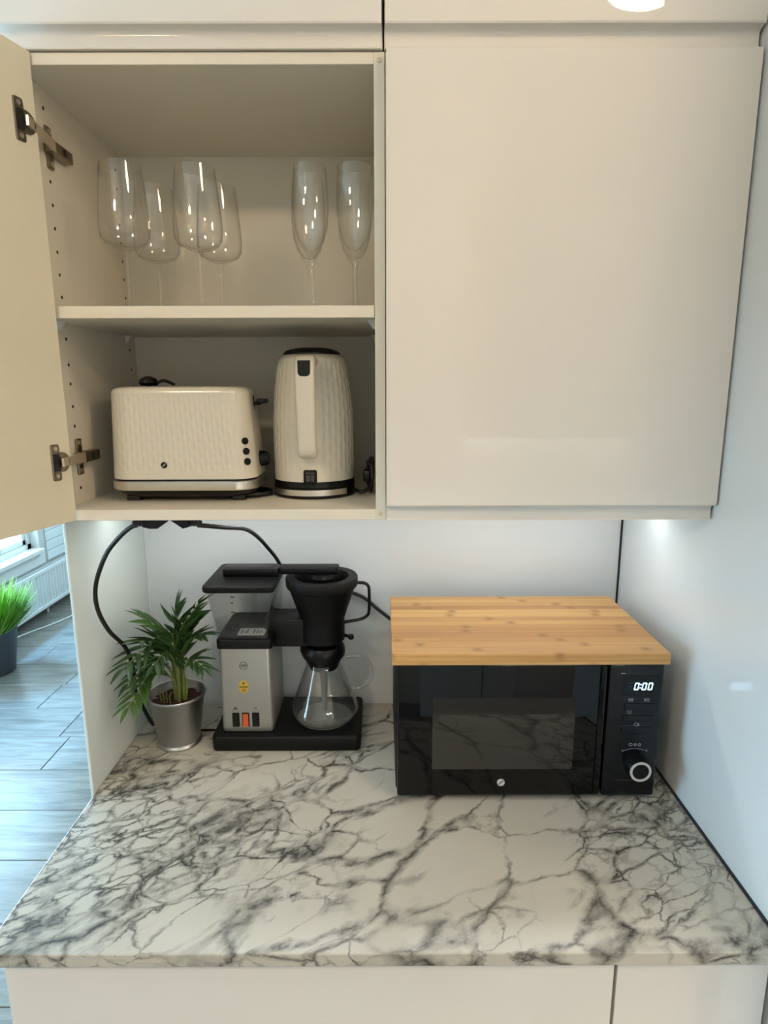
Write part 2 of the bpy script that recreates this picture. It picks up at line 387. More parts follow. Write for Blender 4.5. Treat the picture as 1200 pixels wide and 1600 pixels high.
# laminate planks of the living room, each a piece
PW = .3107; y0 = .698-PW*9; y = y0
while y < YN:
    idx = int(round((y-.698)/PW))
    start = {3: -1.824, 5: -2.103}.get(idx, -2.9+((idx*.57) % 1.5))
    x = start-1.55
    while x < -.55:
        a, b = max(x, XW), min(x+1.55, -.3)
        if b-a > .04:
            obj('plank', box(a+.0015, b-.0015, y+.0015, min(y+PW, YN)-.0015, FZ-.012, FZ, .0025, 1, lambda e: all(v.co.z > FZ-.001 for v in e.verts)), 'laminate', fl)
        x += 1.55
    y += PW
obj('plank_field', box(-.3, XE, YS, YN, FZ-.012, FZ), 'laminate', fl)
obj('plank_field', box(XW, -.3, YS, y0, FZ-.012, FZ), 'laminate', fl)
struct('ceiling', box(XW-.1, XE+.1, YS-.1, YN+.1, CEIL, CEIL+.1), 'ceil')
wl = struct('wall_left', holed_box_wall(XW-.22, XW, YS-.1, YN+.1, FZ, CEIL, [W1, W2]), 'wall')
bm = bmesh.new()
for a in ((XW, W3[0], FZ, CEIL), (W3[1], XE, FZ, CEIL), (W3[0], W3[1], FZ, W3[2]), (W3[0], W3[1], W3[3], CEIL)): add_box(bm, a[0], a[1], YN, YN+.1, a[2], a[3])
struct('wall_far', bm, 'wall')
bm = bmesh.new()
for a in ((W3[0], W3[1], W3[2], W3[2]+.06), (W3[0], W3[1], W3[3]-.06, W3[3]), (W3[0], W3[0]+.06, W3[2], W3[3]), (W3[1]-.06, W3[1], W3[2], W3[3])): add_box(bm, a[0], a[1], YN+.02, YN+.08, a[2], a[3])
w3o = struct('window_3', bm, 'white')  # added out of view for more daylight on the left wall and radiator
obj('pane', box(W3[0]+.06, W3[1]-.06, YN+.047, YN+.053, W3[2]+.06, W3[3]-.06), 'pane', w3o)
struct('wall_front', box(XW, XE, YS-.1, YS, FZ, CEIL), 'wall_warm')
struct('wall_far_right', box(XE, XE+.1, YS, YN, FZ, CEIL), 'wall_warm')
struct('wall_back', box(L_X-.006, XE, .0, .1, FZ, CEIL), 'wall')
struct('wall_right', box(R_X, R_X+.14, -.86, 0, FZ, CEIL, .002), 'sidewall')
struct('trim_1', box(R_X-.0045, R_X, -.752, -.004, .9, .9035), 'black_gap')
struct('trim_2', box(R_X-.004, R_X, -.0075, -.0035, .9035, 1.494), 'black_gap')
struct('trim_3', box(L_X, L_X+.003, -.0075, -.0035, .9, 1.494), 'trimw')
# white boards on the wall beside the window
for k in range(9):
    z = .235+k*.088
    obj('board', box(XW, XW+.014, 3.80, YN, z+.003, z+.085, .003, 1), 'trimw', wl)

# window above the radiator
def window(n, W, mull, handle_y=None):
    y0, y1, z0, z1 = W
    bm = bmesh.new()
    for a in ((y0, y1, z0, z0+.05), (y0, y1, z1-.05, z1), (y0, y0+.05, z0, z1), (y1-.05, y1, z0, z1)):
        add_box(bm, XW-.16, XW-.07, *a)
    o = struct('window_%d' % n, bm, 'white')
    ys = [y0+.05]+mull+[y1-.05]
    for a, b in zip(ys, ys[1:]):
        s = bmesh.new(); t = .045
        for q in ((a, b, z0+.05, z0+.05+t), (a, b, z1-.05-t, z1-.05), (a, a+t, z0+.05, z1-.05), (b-t, b, z0+.05, z1-.05)):
            add_box(s, XW-.15, XW-.085, *q, .004, 1)
        so = obj('sash', s, 'white', o)
        obj('pane', box(XW-.122, XW-.116, a+t, b-t, z0+.05+t, z1-.05-t), 'pane', so)
    obj('window_sill', box(XW-.16, XW+.05, y0-.0, y1+.0, z0-.030, z0+.006, .004), 'white', o)
    if handle_y:
        bm = box(XW-.085, XW-.055, handle_y-.012, handle_y+.012, z0+.07, z0+.13, .004)
        add_box(bm, XW-.07, XW-.05, handle_y-.11, handle_y+.012, z0+.09, z0+.11, .005)
        obj('window_handle', bm, 'steel', o)
    return o
w1o = window(1, W1, [1.75], 3.25)
window(2, W2, [-1.10])
obj('apron', box(XW-.0, XW+.012, W1[0], W1[1]+.06, .23, .33, .004), 'white', w1o)

# ------------------------------------------------------------------ radiator, cable, floor plant
t = thing('radiator', 'white ribbed panel radiator on the wall below the window', 'radiator', (XW, 3.3, FZ))
ry0, ry1, rz0, rz1, rx = 2.98, 4.45, -.107, .2305, XW+.11
prof = []
nr = 32
for k in range(nr*6+1):
    yy = ry0+(ry1-ry0)*k/(nr*6); ph = (k % 6)/6
    prof.append((rx-(.010 if .25 < ph < .7 else 0), yy))
bm = bmesh.new(); A = [bm.verts.new((x, y, rz0+.03)) for x, y in prof]; B = [bm.verts.new((x, y, rz1-.03)) for x, y in prof]
for k in range(len(prof)-1): bm.faces.new((A[k], A[k+1], B[k+1], B[k]))
obj('front_panel', bm, 'rad', t)
bm = box(rx-.014, rx+.002, ry0, ry1, rz1-.032, rz1, .004); add_box(bm, rx-.014, rx+.002, ry0, ry1, rz0, rz0+.032, .004)
obj('rail', bm, 'rad', t)
obj('back_panel', box(XW+.03, XW+.045, ry0+.02, ry1-.02, rz0, rz1-.01, .004), 'rad', t)
for y in (ry0+.003, ry1-.012): obj('side_cover', box(XW+.03, rx, y, y+.009, rz0+.005, rz1-.005, .002), 'rad', t)
bm = bmesh.new()
for k in range(40): add_box(bm, XW+.045, rx-.012, ry0+.02+k*.036, ry0+.026+k*.036, rz1-.012, rz1-.004)
o = obj('top_grille', bm, 'rad', t); o['kind'] = 'stuff'
for y in (ry0+.3, ry1-.3): obj('wall_bracket', box(XW+.001, XW+.03, y, y+.03, rz0+.05, rz1-.05), 'rad', t)
bm = tube(catmull([(rx-.05, 3.62, FZ), (rx-.05, 3.62, rz0+.01)], 4), .009); obj('pipe', bm, 'rad', t)
bm = tube(catmull([(XW+.06, 4.0, FZ+.006), (-2.82, 3.92, FZ+.006), (-2.68, 3.72, FZ+.006), (-2.68, 3.5, FZ+.006), (-2.75, 3.3, FZ+.006), (-2.84, 3.12, FZ+.006), (-2.9, 2.95, FZ+.006)]), .006, 8)
tag(obj('cable', bm, 'white', None, True, loc=(-2.7, 3.6, FZ)), 'thin white cable lying loosely on the floor under the radiator', 'cable')

t = thing('floor_plant', 'bright green bushy plant in a dark grey floor pot near the radiator', 'plant', (-2.70, 2.45, FZ))
obj('pot', lathe([(0, 0), (.135, 0), (.14, .006), (.178, .31), (.183, .325), (.176, .325), (.17, .30), (0, .29)], (-2.70, 2.45, FZ), 40), 'potdark', t, True)
bm = bmesh.new()
for k in range(900):
    a = random.uniform(0, 2*PI); r = .16*math.sqrt(random.random()); h = random.uniform(.12, .33)
    p = Vector((-2.70+r*math.cos(a), 2.45+r*math.sin(a), FZ+.29))
    d = Vector((math.cos(a)*r*1.1+random.uniform(-.05, .05), math.sin(a)*r*1.1+random.uniform(-.05, .05), h))
    s = Vector((-d.y, d.x, 0)); s = s.normalized()*.006 if s.length > 1e-4 else Vector((.006, 0, 0))
    q = [p-s, p+s, p+d*.6+s*1.3, p+d, p+d*.6-s*1.3]; bm.faces.new([bm.verts.new(v) for v in q])
o = obj('foliage', bm, 'grass', t); o['kind'] = 'stuff'

# ------------------------------------------------------------------ worktop, splashback, end panel, base cabinets
o = obj('worktop', box(L_X, R_X-.001, -.7553, -.001, .877, .9, .002, 2), 'marble', None, loc=(0, 0, .9))
tag(o, 'white marble-patterned kitchen worktop with grey veins', 'worktop')
o = obj('backsplash', box(L_X, R_X-.0005, -.0035, -.0002, .9005, 1.4935), 'splash', None, loc=(0, 0, .9))
tag(o, 'glossy pale panel covering the wall behind the coffee maker', 'backsplash')
o = obj('end_panel', box(L_X-.006, L_X-.0005, -.381, -.0005, FZ, 1.4935, .001, 1), 'endpanel', None, loc=(L_X, -.2, FZ))
tag(o, 'thin pale upright panel closing the left end above the worktop', 'panel')
YF = -.735
def base_cab(label, x0, x1, ztop):
    t = thing('base_cabinet', label, 'cabinet', ((x0+x1)/2, -.37, FZ), 'base cabinets under the worktop')
    bm = bmesh.new()
    add_box(bm, x0+.001, x0+.018, YF+.02, -.01, FZ+.08, .8755); add_box(bm, x1-.018, x1-.001, YF+.02, -.01, FZ+.08, .8755)
    add_box(bm, x0+.018, x1-.018, YF+.02, -.01, FZ+.08, FZ+.098); add_box(bm, x0+.018, x1-.018, -.03, -.02, FZ+.098, .8755)
    add_box(bm, x0+.018, x1-.018, YF+.03, YF+.1, .858, .8755)
    obj('body', bm, 'carcass', t)
    obj('drawer_front', box(x0+.0015, x1-.0015, YF, YF+.019, .47, ztop, .0015, 1), 'front', t)
    obj('drawer_front', box(x0+.0015, x1-.0015, YF, YF+.019, FZ+.085, .466, .0015, 1), 'front', t)
    obj('plinth', box(x0+.001, x1-.001, YF+.07, YF+.085, FZ, FZ+.08), 'front', t)
    return t
base_cab('wide glossy white drawer front cabinet under the left of the worktop', -.588, .360, .872)
base_cab('narrow white base cabinet under the worktop beside the right wall', .362, .600, .862)

# ------------------------------------------------------------------ wall cabinets
CF, DF = -.4175, -.438       # carcass front, door front
ZB, ZT = 1.494, 2.2625
def grip_front(x0, x1, z0, z1, bm=None):
    """slab front with a hollowed grip along its lower edge; (y,z) profile swept along x"""
    p = [(CF-.001, z0), (CF-.001, z1), (DF+.001, z1), (DF, z1-.001), (DF, z0+.031), (DF+.0015, z0+.0285)]
    for k in range(1, 9):                       # scoop
        a = k/8; p.append((DF+.0015+.0165*math.sin(a*PI/2)**.8, z0+.0285-.0085*(1-math.cos(a*PI/2))))
    p += [(DF+.0175, z0+.004), (DF+.015, z0)]
    return extr_x(p, x0, x1, bm)
def carcass(t, x0, x1, z0, z1, inner=True):
    T = .018
    a = obj('side_panel', box(x0, x0+T, CF, -.002, z0, z1, .0008, 1), 'carcass', t)
    b = obj('side_panel', box(x1-T, x1, CF, -.002, z0, z1, .0008, 1), 'carcass', t)
    obj('top_panel', box(x0+T, x1-T, CF, -.012, z1-T, z1, .0008, 1), 'carcass', t)
    obj('bottom_panel', box(x0+T, x1-T, CF, -.012, z0, z0+.020, .0008, 1), 'carcass', t)
    obj('back_panel', box(x0+T, x1-T, -.012, -.006, z0, z1), 'carcass', t)
    return a, b
CX0, CX1 = -.606, .0065
cab = thing('wall_cabinet', 'white wall cabinet standing open with glasses and kettle inside', 'cabinet', ((CX0+CX1)/2, -.2, ZB))
sl, sr = carcass(cab, CX0, CX1, ZB, ZT)
obj('shelf', box(CX0+.0185, CX1-.0185, CF+.003, -.013, 1.853, 1.8735, .0012, 2), 'carcass', cab)
for x in (CX0+.018, CX1-.018):
    s = 1 if x < -.3 else -1
    for y in (-.37, -.06):
        bm = extr_y([(x, 1.853), (x+s*.014, 1.853), (x+s*.004, 1.838), (x, 1.836)], y-.006, y+.006)
        obj('shelf_support', bm, 'white', cab)
hole = None
for y, z_list in ((-.342, [2.212, 2.094, 2.055, 2.016, 1.976, 1.937, 1.898, 1.824, 1.777, 1.742, 1.700, 1.663, 1.544]), (-.047, [2.207, 2.168, 2.133, 2.094, 2.055, 2.016, 1.977, 1.937, 1.898, 1.821, 1.777, 1.738, 1.699])):
    for z in z_list:
        if hole is None:
            bm = lathe([(0, 0), (.0031, 0), (.0031, .0006), (0, .0006)], n=12); bmesh.ops.rotate(bm, verts=bm.verts, matrix=Matrix.Rotation(PI/2, 3, 'Y'))
            hole = obj('peg_hole', bm, 'black_gap', cab, local=True); hole.location = Vector((CX0+.018, y, z))-ORG[cab.name]
        else: share('peg_hole', hole, cab, Vector((CX0+.018, y, z))-ORG[cab.name])
for z in (ZT-.012, ZB+.012):
    bm = lathe([(0, 0), (.0042, 0), (.0042, .001), (0, .0013)], n=16); bmesh.ops.rotate(bm, verts=bm.verts, matrix=Matrix.Rotation(PI/2, 3, 'X'))
    bmesh.ops.translate(bm, verts=bm.verts, vec=(CX1-.009, CF, z)); obj('screw_cap', bm, 'nickel_bright', cab)
# the open door, hinged at its right edge and swung past square
DA = math.radians(17); dx = Vector((-math.sin(DA), -math.cos(DA), 0)); dn = Vector((-math.cos(DA), math.sin(DA), 0))
P0 = Vector((-.5615, -.4225, 0))
def door_pt(l, t, z): q = P0+dx*l+dn*t; return Vector((q.x, q.y, z))
bm = bmesh.new(); D0, D1 = 1.4965, 2.2615
prof = [(0, D0), (0, D1), (.019, D1), (.020, D1-.001), (.020, D0+.031), (.0185, D0+.0285), (.012, D0+.026), (.005, D0+.020), (.0035, D0+.004), (.005, D0)]
loft([[door_pt(0, t, z) for t, z in prof], [door_pt(.593, t, z) for t, z in prof]], bm)
door = obj('door', bm, 'door_back', cab)
def hinge(zc):
    # plate and cup on the door, arm across the gap, base on the cabinet side
    bm = bmesh.new()
    poly = rrect(.0095, .032, .004, 4)
    loft([[door_pt(.0345+a*k, t, zc+b*k) for a, b in poly] for t, k in ((0, 1), (-.0016, 1), (-.0024, .93))], bm)
    cup = [(math.cos(2*PI*k/28)*.0175, math.sin(2*PI*k/28)*.0175) for k in range(28)]
    loft([[door_pt(.021+a*k, t, zc+b*k) for a, b in cup] for t, k in ((0, 1), (-.0022, 1), (-.003, .85))], bm)
    h = obj('hinge', bm, 'nickel', cab)
    bm = bmesh.new()
    loft([[door_pt(.0335+a, t, zc+b) for a, b in rrect(.0065, .0155, .003, 3)] for t in (-.0031, -.0036)], bm)
    obj('cup_recess', bm, 'black_gap', h)
    for s in (-1, 1):
        c8 = [(math.cos(2*PI*k/14)*.0038, math.sin(2*PI*k/14)*.0038) for k in range(14)]
        obj('screw', loft([[door_pt(.0345+a, t, zc+s*.024+b) for a, b in c8] for t in (-.0023, -.0034)]), 'steel', h)
    # arm: flat bright bar from the cup to the base
    a0 = door_pt(.028, -.010, zc); a1 = Vector((CX0+.018+.016, -.346, zc-.002))
    d = (a1-a0).normalized(); n = Vector((-d.y, d.x, 0))
    bm = bmesh.new()
    loft([[a0+n*q+Vector((0, 0, r)) for q, r in ((-.002, -.0075), (.002, -.0075), (.002, .0075), (-.002, .0075))], [a1+n*q+Vector((0, 0, r)) for q, r in ((-.002, -.0095), (.002, -.0095), (.002, .0095), (-.002, .0095))]], bm)
    obj('arm', bm, 'nickel_bright', h)
    bm = box(CX0+.0185, CX0+.036, -.356, -.283, zc-.0125, zc+.0085, .003, 2)
    add_box(bm, CX0+.0365, CX0+.0368, -.312, -.304, zc-.006, zc+.003)
    obj('arm_housing', bm, 'nickel', h)
    obj('slot', box(CX0+.0358, CX0+.0364, -.320, -.311, zc-.008, zc+.004), 'black_gap', h)
    obj('base_plate', box(CX0+.0181, CX0+.023, -.349, -.330, zc-.036, zc+.033, .002, 2), 'nickel', h)
    for s in (-1, 1):
        bm = lathe([(0, 0), (.005, 0), (.005, .0015), (.002, .0018), (0, .001)], n=14); bmesh.ops.rotate(bm, verts=bm.verts, matrix=Matrix.Rotation(PI/2, 3, 'Y'))
        bmesh.ops.translate(bm, verts=bm.verts, vec=(CX0+.023, -.3395, zc-.0015+s*.0265)); obj('screw', bm, 'steel', h)
hinge(2.151); hinge(1.606)

def closed_cab(label, x0, x1, z0, z1):
    t = thing('wall_cabinet', label, 'cabinet', ((x0+x1)/2, -.2, z0))
    obj('body', box(x0, x1, CF, -.002, z0, z1, .0008, 1), 'carcass', t)
    obj('door', grip_front(x0+.0015, x1-.0015, z0, z1-.0035), 'front', t, True, angle=30)
closed_cab('tall glossy white wall cabinet with closed door above the microwave', .0075, .606, ZB, ZT)
ZU = ZT+.002
closed_cab('white top cabinet above the open cupboard, grip along its lower edge', CX0, .0030, ZU, CEIL-.005)
closed_cab('white top cabinet reflecting the lamp, above the closed wall cabinet', .0055, .606, ZU, CEIL-.005)

# ------------------------------------------------------------------ microwave and board
MY = -.407
t = thing('microwave', 'black microwave oven with lit clock display beside the right wall', 'microwave', (.29, -.23, .9))
obj('body', box(.026, .556, MY+.022, -.05, .9115, 1.2045, .006, 2), 'black_matt', t)
for x in (.07, .51):
    for y in (-.36, -.1): obj('foot', lathe([(0, 0), (.013, 0), (.015, .0125), (0, .0125)], (x, y, .8995), 20), 'rubber', t, True)
d = obj('door', box(.0285, .4425, MY, MY+.024, .9125, 1.2035, .005, 3), 'black_gloss', t, True)
obj('window', extr_y([(.241+x, 1.053+z) for x, z in rrect(.142, .079, .004, 4)], MY-.0007, MY+.002), 'mw_window', d)
obj('handle_edge', box(.4285, .4405, MY-.003, MY+.002, .9205, 1.1985, .002, 2), 'black_gloss', d)
lg = obj('badge', extr_y(circ(.240, .944, .0078, 32), MY-.0012, MY+.001), 'white_ring', d)
bm = extr_y([(.2345, .9405), (.2362, .9395), (.2457, .9480), (.2440, .9490)], MY-.0016, MY-.0010); obj('slash', bm, 'print_dark', lg)
p = obj('control_panel', box(.4455, .5535, MY-.001, MY+.024, .9125, 1.2035, .005, 3), 'mw_panel', t, True)
yp = MY-.0014
obj('display', box(.474, .547, yp-.0002, yp+.002, 1.134, 1.180, .001, 1), 'black_gloss', p)
def seg_digit(bm, cx, cz, w, h, on, y):
    t_ = .0017; sh = .14
    S7 = {'a': (-w/2, w/2, h/2-t_/2, h/2+t_/2), 'd': (-w/2, w/2, -h/2-t_/2, -h/2+t_/2), 'g': (-w/2, w/2, -t_/2, t_/2),
          'f': (-w/2-t_/2, -w/2+t_/2, .0008, h/2), 'b': (w/2-t_/2, w/2+t_/2, .0008, h/2), 'e': (-w/2-t_/2, -w/2+t_/2, -h/2, -.0008), 'c': (w/2-t_/2, w/2+t_/2, -h/2, -.0008)}
    for k in on:
        x0, x1, z0, z1 = S7[k]
        extr_y([(cx+x0+sh*z0, cz+z0), (cx+x1+sh*z0, cz+z0), (cx+x1+sh*z1, cz+z1), (cx+x0+sh*z1, cz+z1)], y-.0005, y, bm)
yd = yp-.0002
for cx in (.5005, .5155, .5275):
    bm = bmesh.new(); seg_digit(bm, cx, 1.155, .0068, .0135, 'abcdef', yd); obj('digit', bm, 'led', p)
bm = bmesh.new()
for dz in (-.003, .004): add_box(bm, .5070+dz*.14, .5090+dz*.14, yd-.0005, yd, 1.155+dz-.001, 1.155+dz+.001)
obj('colon', bm, 'led', p)
bm = bmesh.new(); seg_digit(bm, .487, 1.155, .0068, .0135, 'abcdefg', yd); obj('digit', bm, 'led_off', p)
for x0, x1, z0, z1 in ((.479, .541, 1.104, 1.119), (.477, .540, 1.079, 1.0935), (.476, .540, 1.053, 1.0685)):
    obj('button', box(x0, x1, yp-.0024, yp+.002, z0, z1, .0015, 2), 'mw_panel', p)
    obj('button_gap', box(x0-.001, x1+.001, yp-.0005, yp+.002, z1+.0005, z1+.0025), 'black_gap', p)
# icons: grill bars, defrost box, clock, start
def icon(bm_): obj('icon', bm_, 'print_grey', p)
bm = bmesh.new()
for k in range(4): add_box(bm, .4865+k*.0025, .488+k*.0025, yp-.0005, yp, 1.123, 1.1295)
icon(bm)
bm = box(.518, .5205, yp-.0005, yp, 1.123, 1.1295); ring_y(.525, 1.1262, .002, .0033, yp-.0005, yp, 16, bm); icon(bm)
bm = ring_y(.490, 1.1005, .0032, .0043, yp-.0005, yp, 20); add_box(bm, .4895, .4903, yp-.0005, yp, 1.1005, 1.1035); icon(bm)
bm = ring_y(.5045, 1.0745, .0028, .004, yp-.0030, yp-.0024, 20); add_box(bm, .508, .5105, yp-.0030, yp-.0024, 1.071, 1.0765); icon(bm)
bm = ring_y(.498, 1.0285, .0026, .0036, yp-.0005, yp, 18); ring_y(.507, 1.0285, .0018, .003, yp-.0005, yp, 18, bm); ring_y(.5155, 1.0285, .0020, .0034, yp-.0005, yp, 6, bm); icon(bm)
bm = bmesh.new()
for k in range(14):
    a = math.radians(62+56*k/13); x_ = .507+.052*math.cos(a); z_ = .9735+.052*math.sin(a)-.0055
    add_box(bm, x_-.0016, x_+.0016, yp-.0005, yp, z_-.0005, z_+.0005)
add_box(bm, .481, .485, yp-.0005, yp, 1.0155, 1.0165); add_box(bm, .5285, .5325, yp-.0005, yp, 1.0155, 1.0165); add_box(bm, .530, .531, yp-.0005, yp, 1.014, 1.018)
icon(bm)
obj('maker_mark', box(.468, .477, yp-.0005, yp, 1.1815, 1.1832), 'print_grey', p)
k = obj('knob', loft([[(.511+x*s, y_, .985+z*s) for x, z in circ(0, 0, .0225, 40)] for s, y_ in ((1.1, MY), (1.06, MY-.006), (1.0, MY-.0245), (.93, MY-.0275))]), 'black', t, True, angle=35)
obj('knob_ring', ring_y(.511, .985, .0165, .0212, MY-.0285, MY-.026, 48), 'white_ring', k, True)
obj('door_release', box(.472, .546, MY-.0028, MY+.001, .9215, .9515, .002, 2), 'black', p)
o = obj('cutting_board', box(.018, .558, -.420, -.081, 1.2052, 1.2295, .003, 2), 'bamboo', None, loc=(.29, -.25, 1.2052))
tag(o, 'bamboo cutting board lying on top of the microwave', 'cutting board')

# ------------------------------------------------------------------ coffee maker and carafe
t = thing('coffee_maker', 'silver and black filter coffee maker with clear water tank', 'coffee maker', (-.23, -.13, .9))
obj('base', slab(rrect(.174, .098, .014, 5, -.2265, -.1285), .9, .9375, .005), 'black_matt', t, True, angle=50)
obj('foot', slab(rrect(.165, .09, .012, 4, -.2265, -.1285), .8995, .903), 'rubber', t)
hot = obj('hotplate', lathe([(0, 0), (.066, 0), (.067, .0015), (0, .002)], (-.144, -.13, .9365), 48), mat('hotplate_reflection_grey', '#7d7d79', .35, vary=.04), t, True)  # grey imitates the reflection in the carafe bottom
tw = []
for z, g in ((.938, -.002), (.940, 0), (.950, .0005), (1.147, 0), (1.149, -.001)):
    fr = -.204 if z > .96 else -.2035
    tw.append([(-.3185+x, -.121+y, z) for x, y in rrect(.0595+g, .083+g, .009, 5)])
tower = obj('tower', loft(tw), 'silver', t, True, angle=50)
yt = -.2042
obj('emblem', ring_y(-.322, 1.105, .0093, .0106, yt-.0004, yt+.0005, 6), 'print_dark', tower)
bm = bmesh.new()
for dz, hw in ((.0025, .006), (0, .0075), (-.0025, .005)): add_box(bm, -.322-hw, -.322+hw, yt-.0004, yt+.0005, 1.105+dz-.0006, 1.105+dz+.0006)
obj('emblem_lettering', bm, 'print_dark', tower)
st = obj('sticker', extr_y(circ(-.3235, 1.053, .0165, 36, .70), yt-.0006, yt+.0005), 'gold', tower)
obj('sticker_band', extr_y([(-.3335, 1.051), (-.3135, 1.051), (-.3135, 1.0545), (-.3335, 1.0545)], yt-.0009, yt-.0005), 'gold_dark', st)
obj('sticker_dot', extr_y(circ(-.3235, 1.0615, .0026, 14), yt-.0009, yt-.0005), 'print_dark', st)
bm = bmesh.new()
for dz in (0, -.0028, -.0056): add_box(bm, -.3235-.006+abs(dz)*.3, -.3235+.006-abs(dz)*.3, yt-.0009, yt-.0005, 1.0465+dz-.0006, 1.0465+dz+.0006)
obj('sticker_lines', bm, 'gold_dark', st)
for i, (cx, m_) in enumerate(((-.3455, 'black'), (-.3225, 'orange'), (-.2990, 'black'))):
    fr_ = obj('switch', box(cx-.0085, cx+.0085, yt-.0015, yt+.001, .9515, .9875, .001, 1), 'black_gloss', tower)
    prof_ = [(yt+.0005, .954), (yt-.0050, .954), (yt-.0022, .970), (yt-.0028, .985), (yt+.0005, .985)]
    obj('rocker', extr_x(prof_, cx-.0062, cx+.0062), m_, fr_)
bm = extr_y([(-.3525, .9955), (-.3385, .9955), (-.3410, .9975), (-.3425, .9975), (-.3435, 1.0015), (-.3475, 1.0015), (-.3485, .9975), (-.3500, .9975)], yt-.0004, yt+.0005); obj('jug_icon', bm, 'print_dark', tower)
obj('power_icon', ring_y(-.299, .9985, .002, .003, yt-.0004, yt+.0005, 18), 'print_dark', tower)
for cx in (-.3455, -.299): obj('switch_lettering', box(cx-.007, cx+.007, yt-.0004, yt+.0005, .9912, .9922), 'print_grey', tower)
# black collar carrying the tank and arm
obj('collar', slab(rrect(.064, .0875, .010, 5, -.3180, -.1205), 1.147, 1.1705, .002), 'black', t, True, angle=50)
arm = slab(rrect(.075, .040, .004, 3, -.205, -.118), 1.131, 1.199, .003)
obj('filter_arm', arm, 'black', t, True, angle=50)
# flared clear tank, wall with thickness
TS = 8
def tank(z, k, inset):
    hx = .061+(.0755-.061)*k-inset; hy = .084+(.088-.084)*k-inset; cx = -.3180-.0045*k; cy = -.1205-.003*k
    return [(cx+x, cy+y, z) for x, y in rrect(hx, hy, .011, 5)]
bm = loft([tank(1.171+.114*k/TS, k/TS, 0) for k in range(TS+1)]+[tank(1.285-.113*k/TS, 1-k/TS, .0022) for k in range(TS+1)], cap=False)
tk = obj('water_tank', bm, 'plastic_clear', t, True, angle=60)
obj('tank_floor', slab(rrect(.0575, .080, .01, 4, -.3180, -.1205), 1.1705, 1.1745), 'black_matt', tk)
pl = obj('tank_plate', slab(rrect(.031, .020, .003, 3, -.305, -.172), 1.1746, 1.1762), 'print_white', tk)
bm = bmesh.new()
for xx, ww, y0_, y1_ in ((-.328, .003, -.184, -.160), (-.320, .0025, -.180, -.170), (-.3155, .003, -.184, -.158), (-.300, .003, -.184, -.160), (-.2925, .0025, -.184, -.160), (-.286, .0025, -.182, -.168), (-.2815, .003, -.178, -.172)):
    add_box(bm, xx-ww/2, xx+ww/2, y0_, y1_, 1.1762, 1.1765)
obj('plate_reflections', bm, 'print_dark', pl)  # dark bars paint in reflections on the plate
bm = tube([(-.319, -.075, 1.174), (-.319, -.075, 1.284)], .0065, 14); obj('riser_tube', bm, 'plastic_clear', tk, True)
bm = bmesh.new()
for i, z in enumerate((1.272, 1.258, 1.236, 1.212, 1.196)):
    add_box(bm, -.343, -.337+(.003 if i % 2 == 0 else 0), -.2065, -.206, z-.0015, z+.0015)
obj('level_marks', bm, 'print_dark', tk)
lid = obj('lid', slab(rrect(.081, .095, .014, 6, -.3235, -.1265), 1.285, 1.3015, .004), 'black_matt', t, True, angle=50)
# the outlet arm lying across lid and filter
bm = slab(rrect(.066, .020, .006, 5, -.309, -.128), 1.3015, 1.3215, .003); obj('lid_handle', bm, 'black', lid, True, angle=50)
bm = slab(rrect(.070, .019, .008, 5, -.173, -.128), 1.306, 1.3225, .003)
so = obj('spray_arm', bm, 'black_matt', t, True, angle=50)
obj('spray_head', lathe([(0, 0), (.030, 0), (.034, .006), (.032, .016), (0, .017)], (-.142, -.13, 1.2905), 36), 'black', so, True)
FA = (-.144, -.130, 0)
prof = [(.020, 1.139), (.050, 1.140), (.0525, 1.143), (.0525, 1.196), (.055, 1.203), (.078, 1.272), (.0835, 1.276), (.085, 1.281), (.085, 1.296), (.083, 1.299), (.064, 1.299), (.060, 1.292), (.049, 1.205), (.045, 1.160), (.0, 1.158)]
fb = obj('filter_basket', lathe(prof, FA, 56), 'black_matt', t, True, angle=35)
hp = catmull([(-.066, -.130, 1.281), (-.044, -.130, 1.280), (-.034, -.130, 1.272), (-.032, -.130, 1.255), (-.0325, -.130, 1.215), (-.037, -.130, 1.199), (-.055, -.130, 1.189), (-.094, -.130, 1.182)], 6)
obj('filter_handle', tube(hp, .0048, 10, flat=(1.0, .8)), 'black', fb, True)
bm = tube([(-.096, -.135, 1.152), (-.078, -.145, 1.151)], .004, 10); lathe([(0, -.006), (.006, -.005), (.0075, 0), (.006, .005), (0, .006)], (-.076, -.146, 1.151), 14, bm)
obj('drip_lever', bm, 'black', fb, True)

t = thing('coffee_carafe', 'conical glass coffee carafe with black lid on the hotplate', 'carafe', (-.144, -.130, .9385))
outer = [(0, .0), (.060, .0), (.072, .004), (.080, .012), (.0825, .022), (.080, .034), (.072, .055), (.060, .088), (.050, .116), (.043, .136), (.0395, .148), (.0405, .158)]
inner = [(r-.0022 if r > .003 else 0, z+(.0022 if z < .004 else 0)) for r, z in outer]
body = obj('glass_body', lathe(outer+inner[::-1], (-.144, -.130, .9387), 64), 'carafe', t, True, angle=80)
for v in body.data.vertices:                       # pouring lip drawn out of the rim
    wv = max(0, (v.co.z-.140)/.018)*max(0, -math.cos(math.atan2(v.co.y, v.co.x)))**6
    v.co.x -= .013*wv; v.co.z += .003*wv
hp = catmull([(-.103, -.130, 1.086), (-.085, -.130, 1.094), (-.060, -.130, 1.096), (-.040, -.130, 1.084), (-.029, -.130, 1.060), (-.030, -.130, 1.040), (-.042, -.130, 1.022), (-.060, -.130, 1.012), (-.077, -.130, 1.012)], 6)
obj('glass_handle', tube(hp, .0062, 12, flat=(1, 1)), 'carafe', body, True)
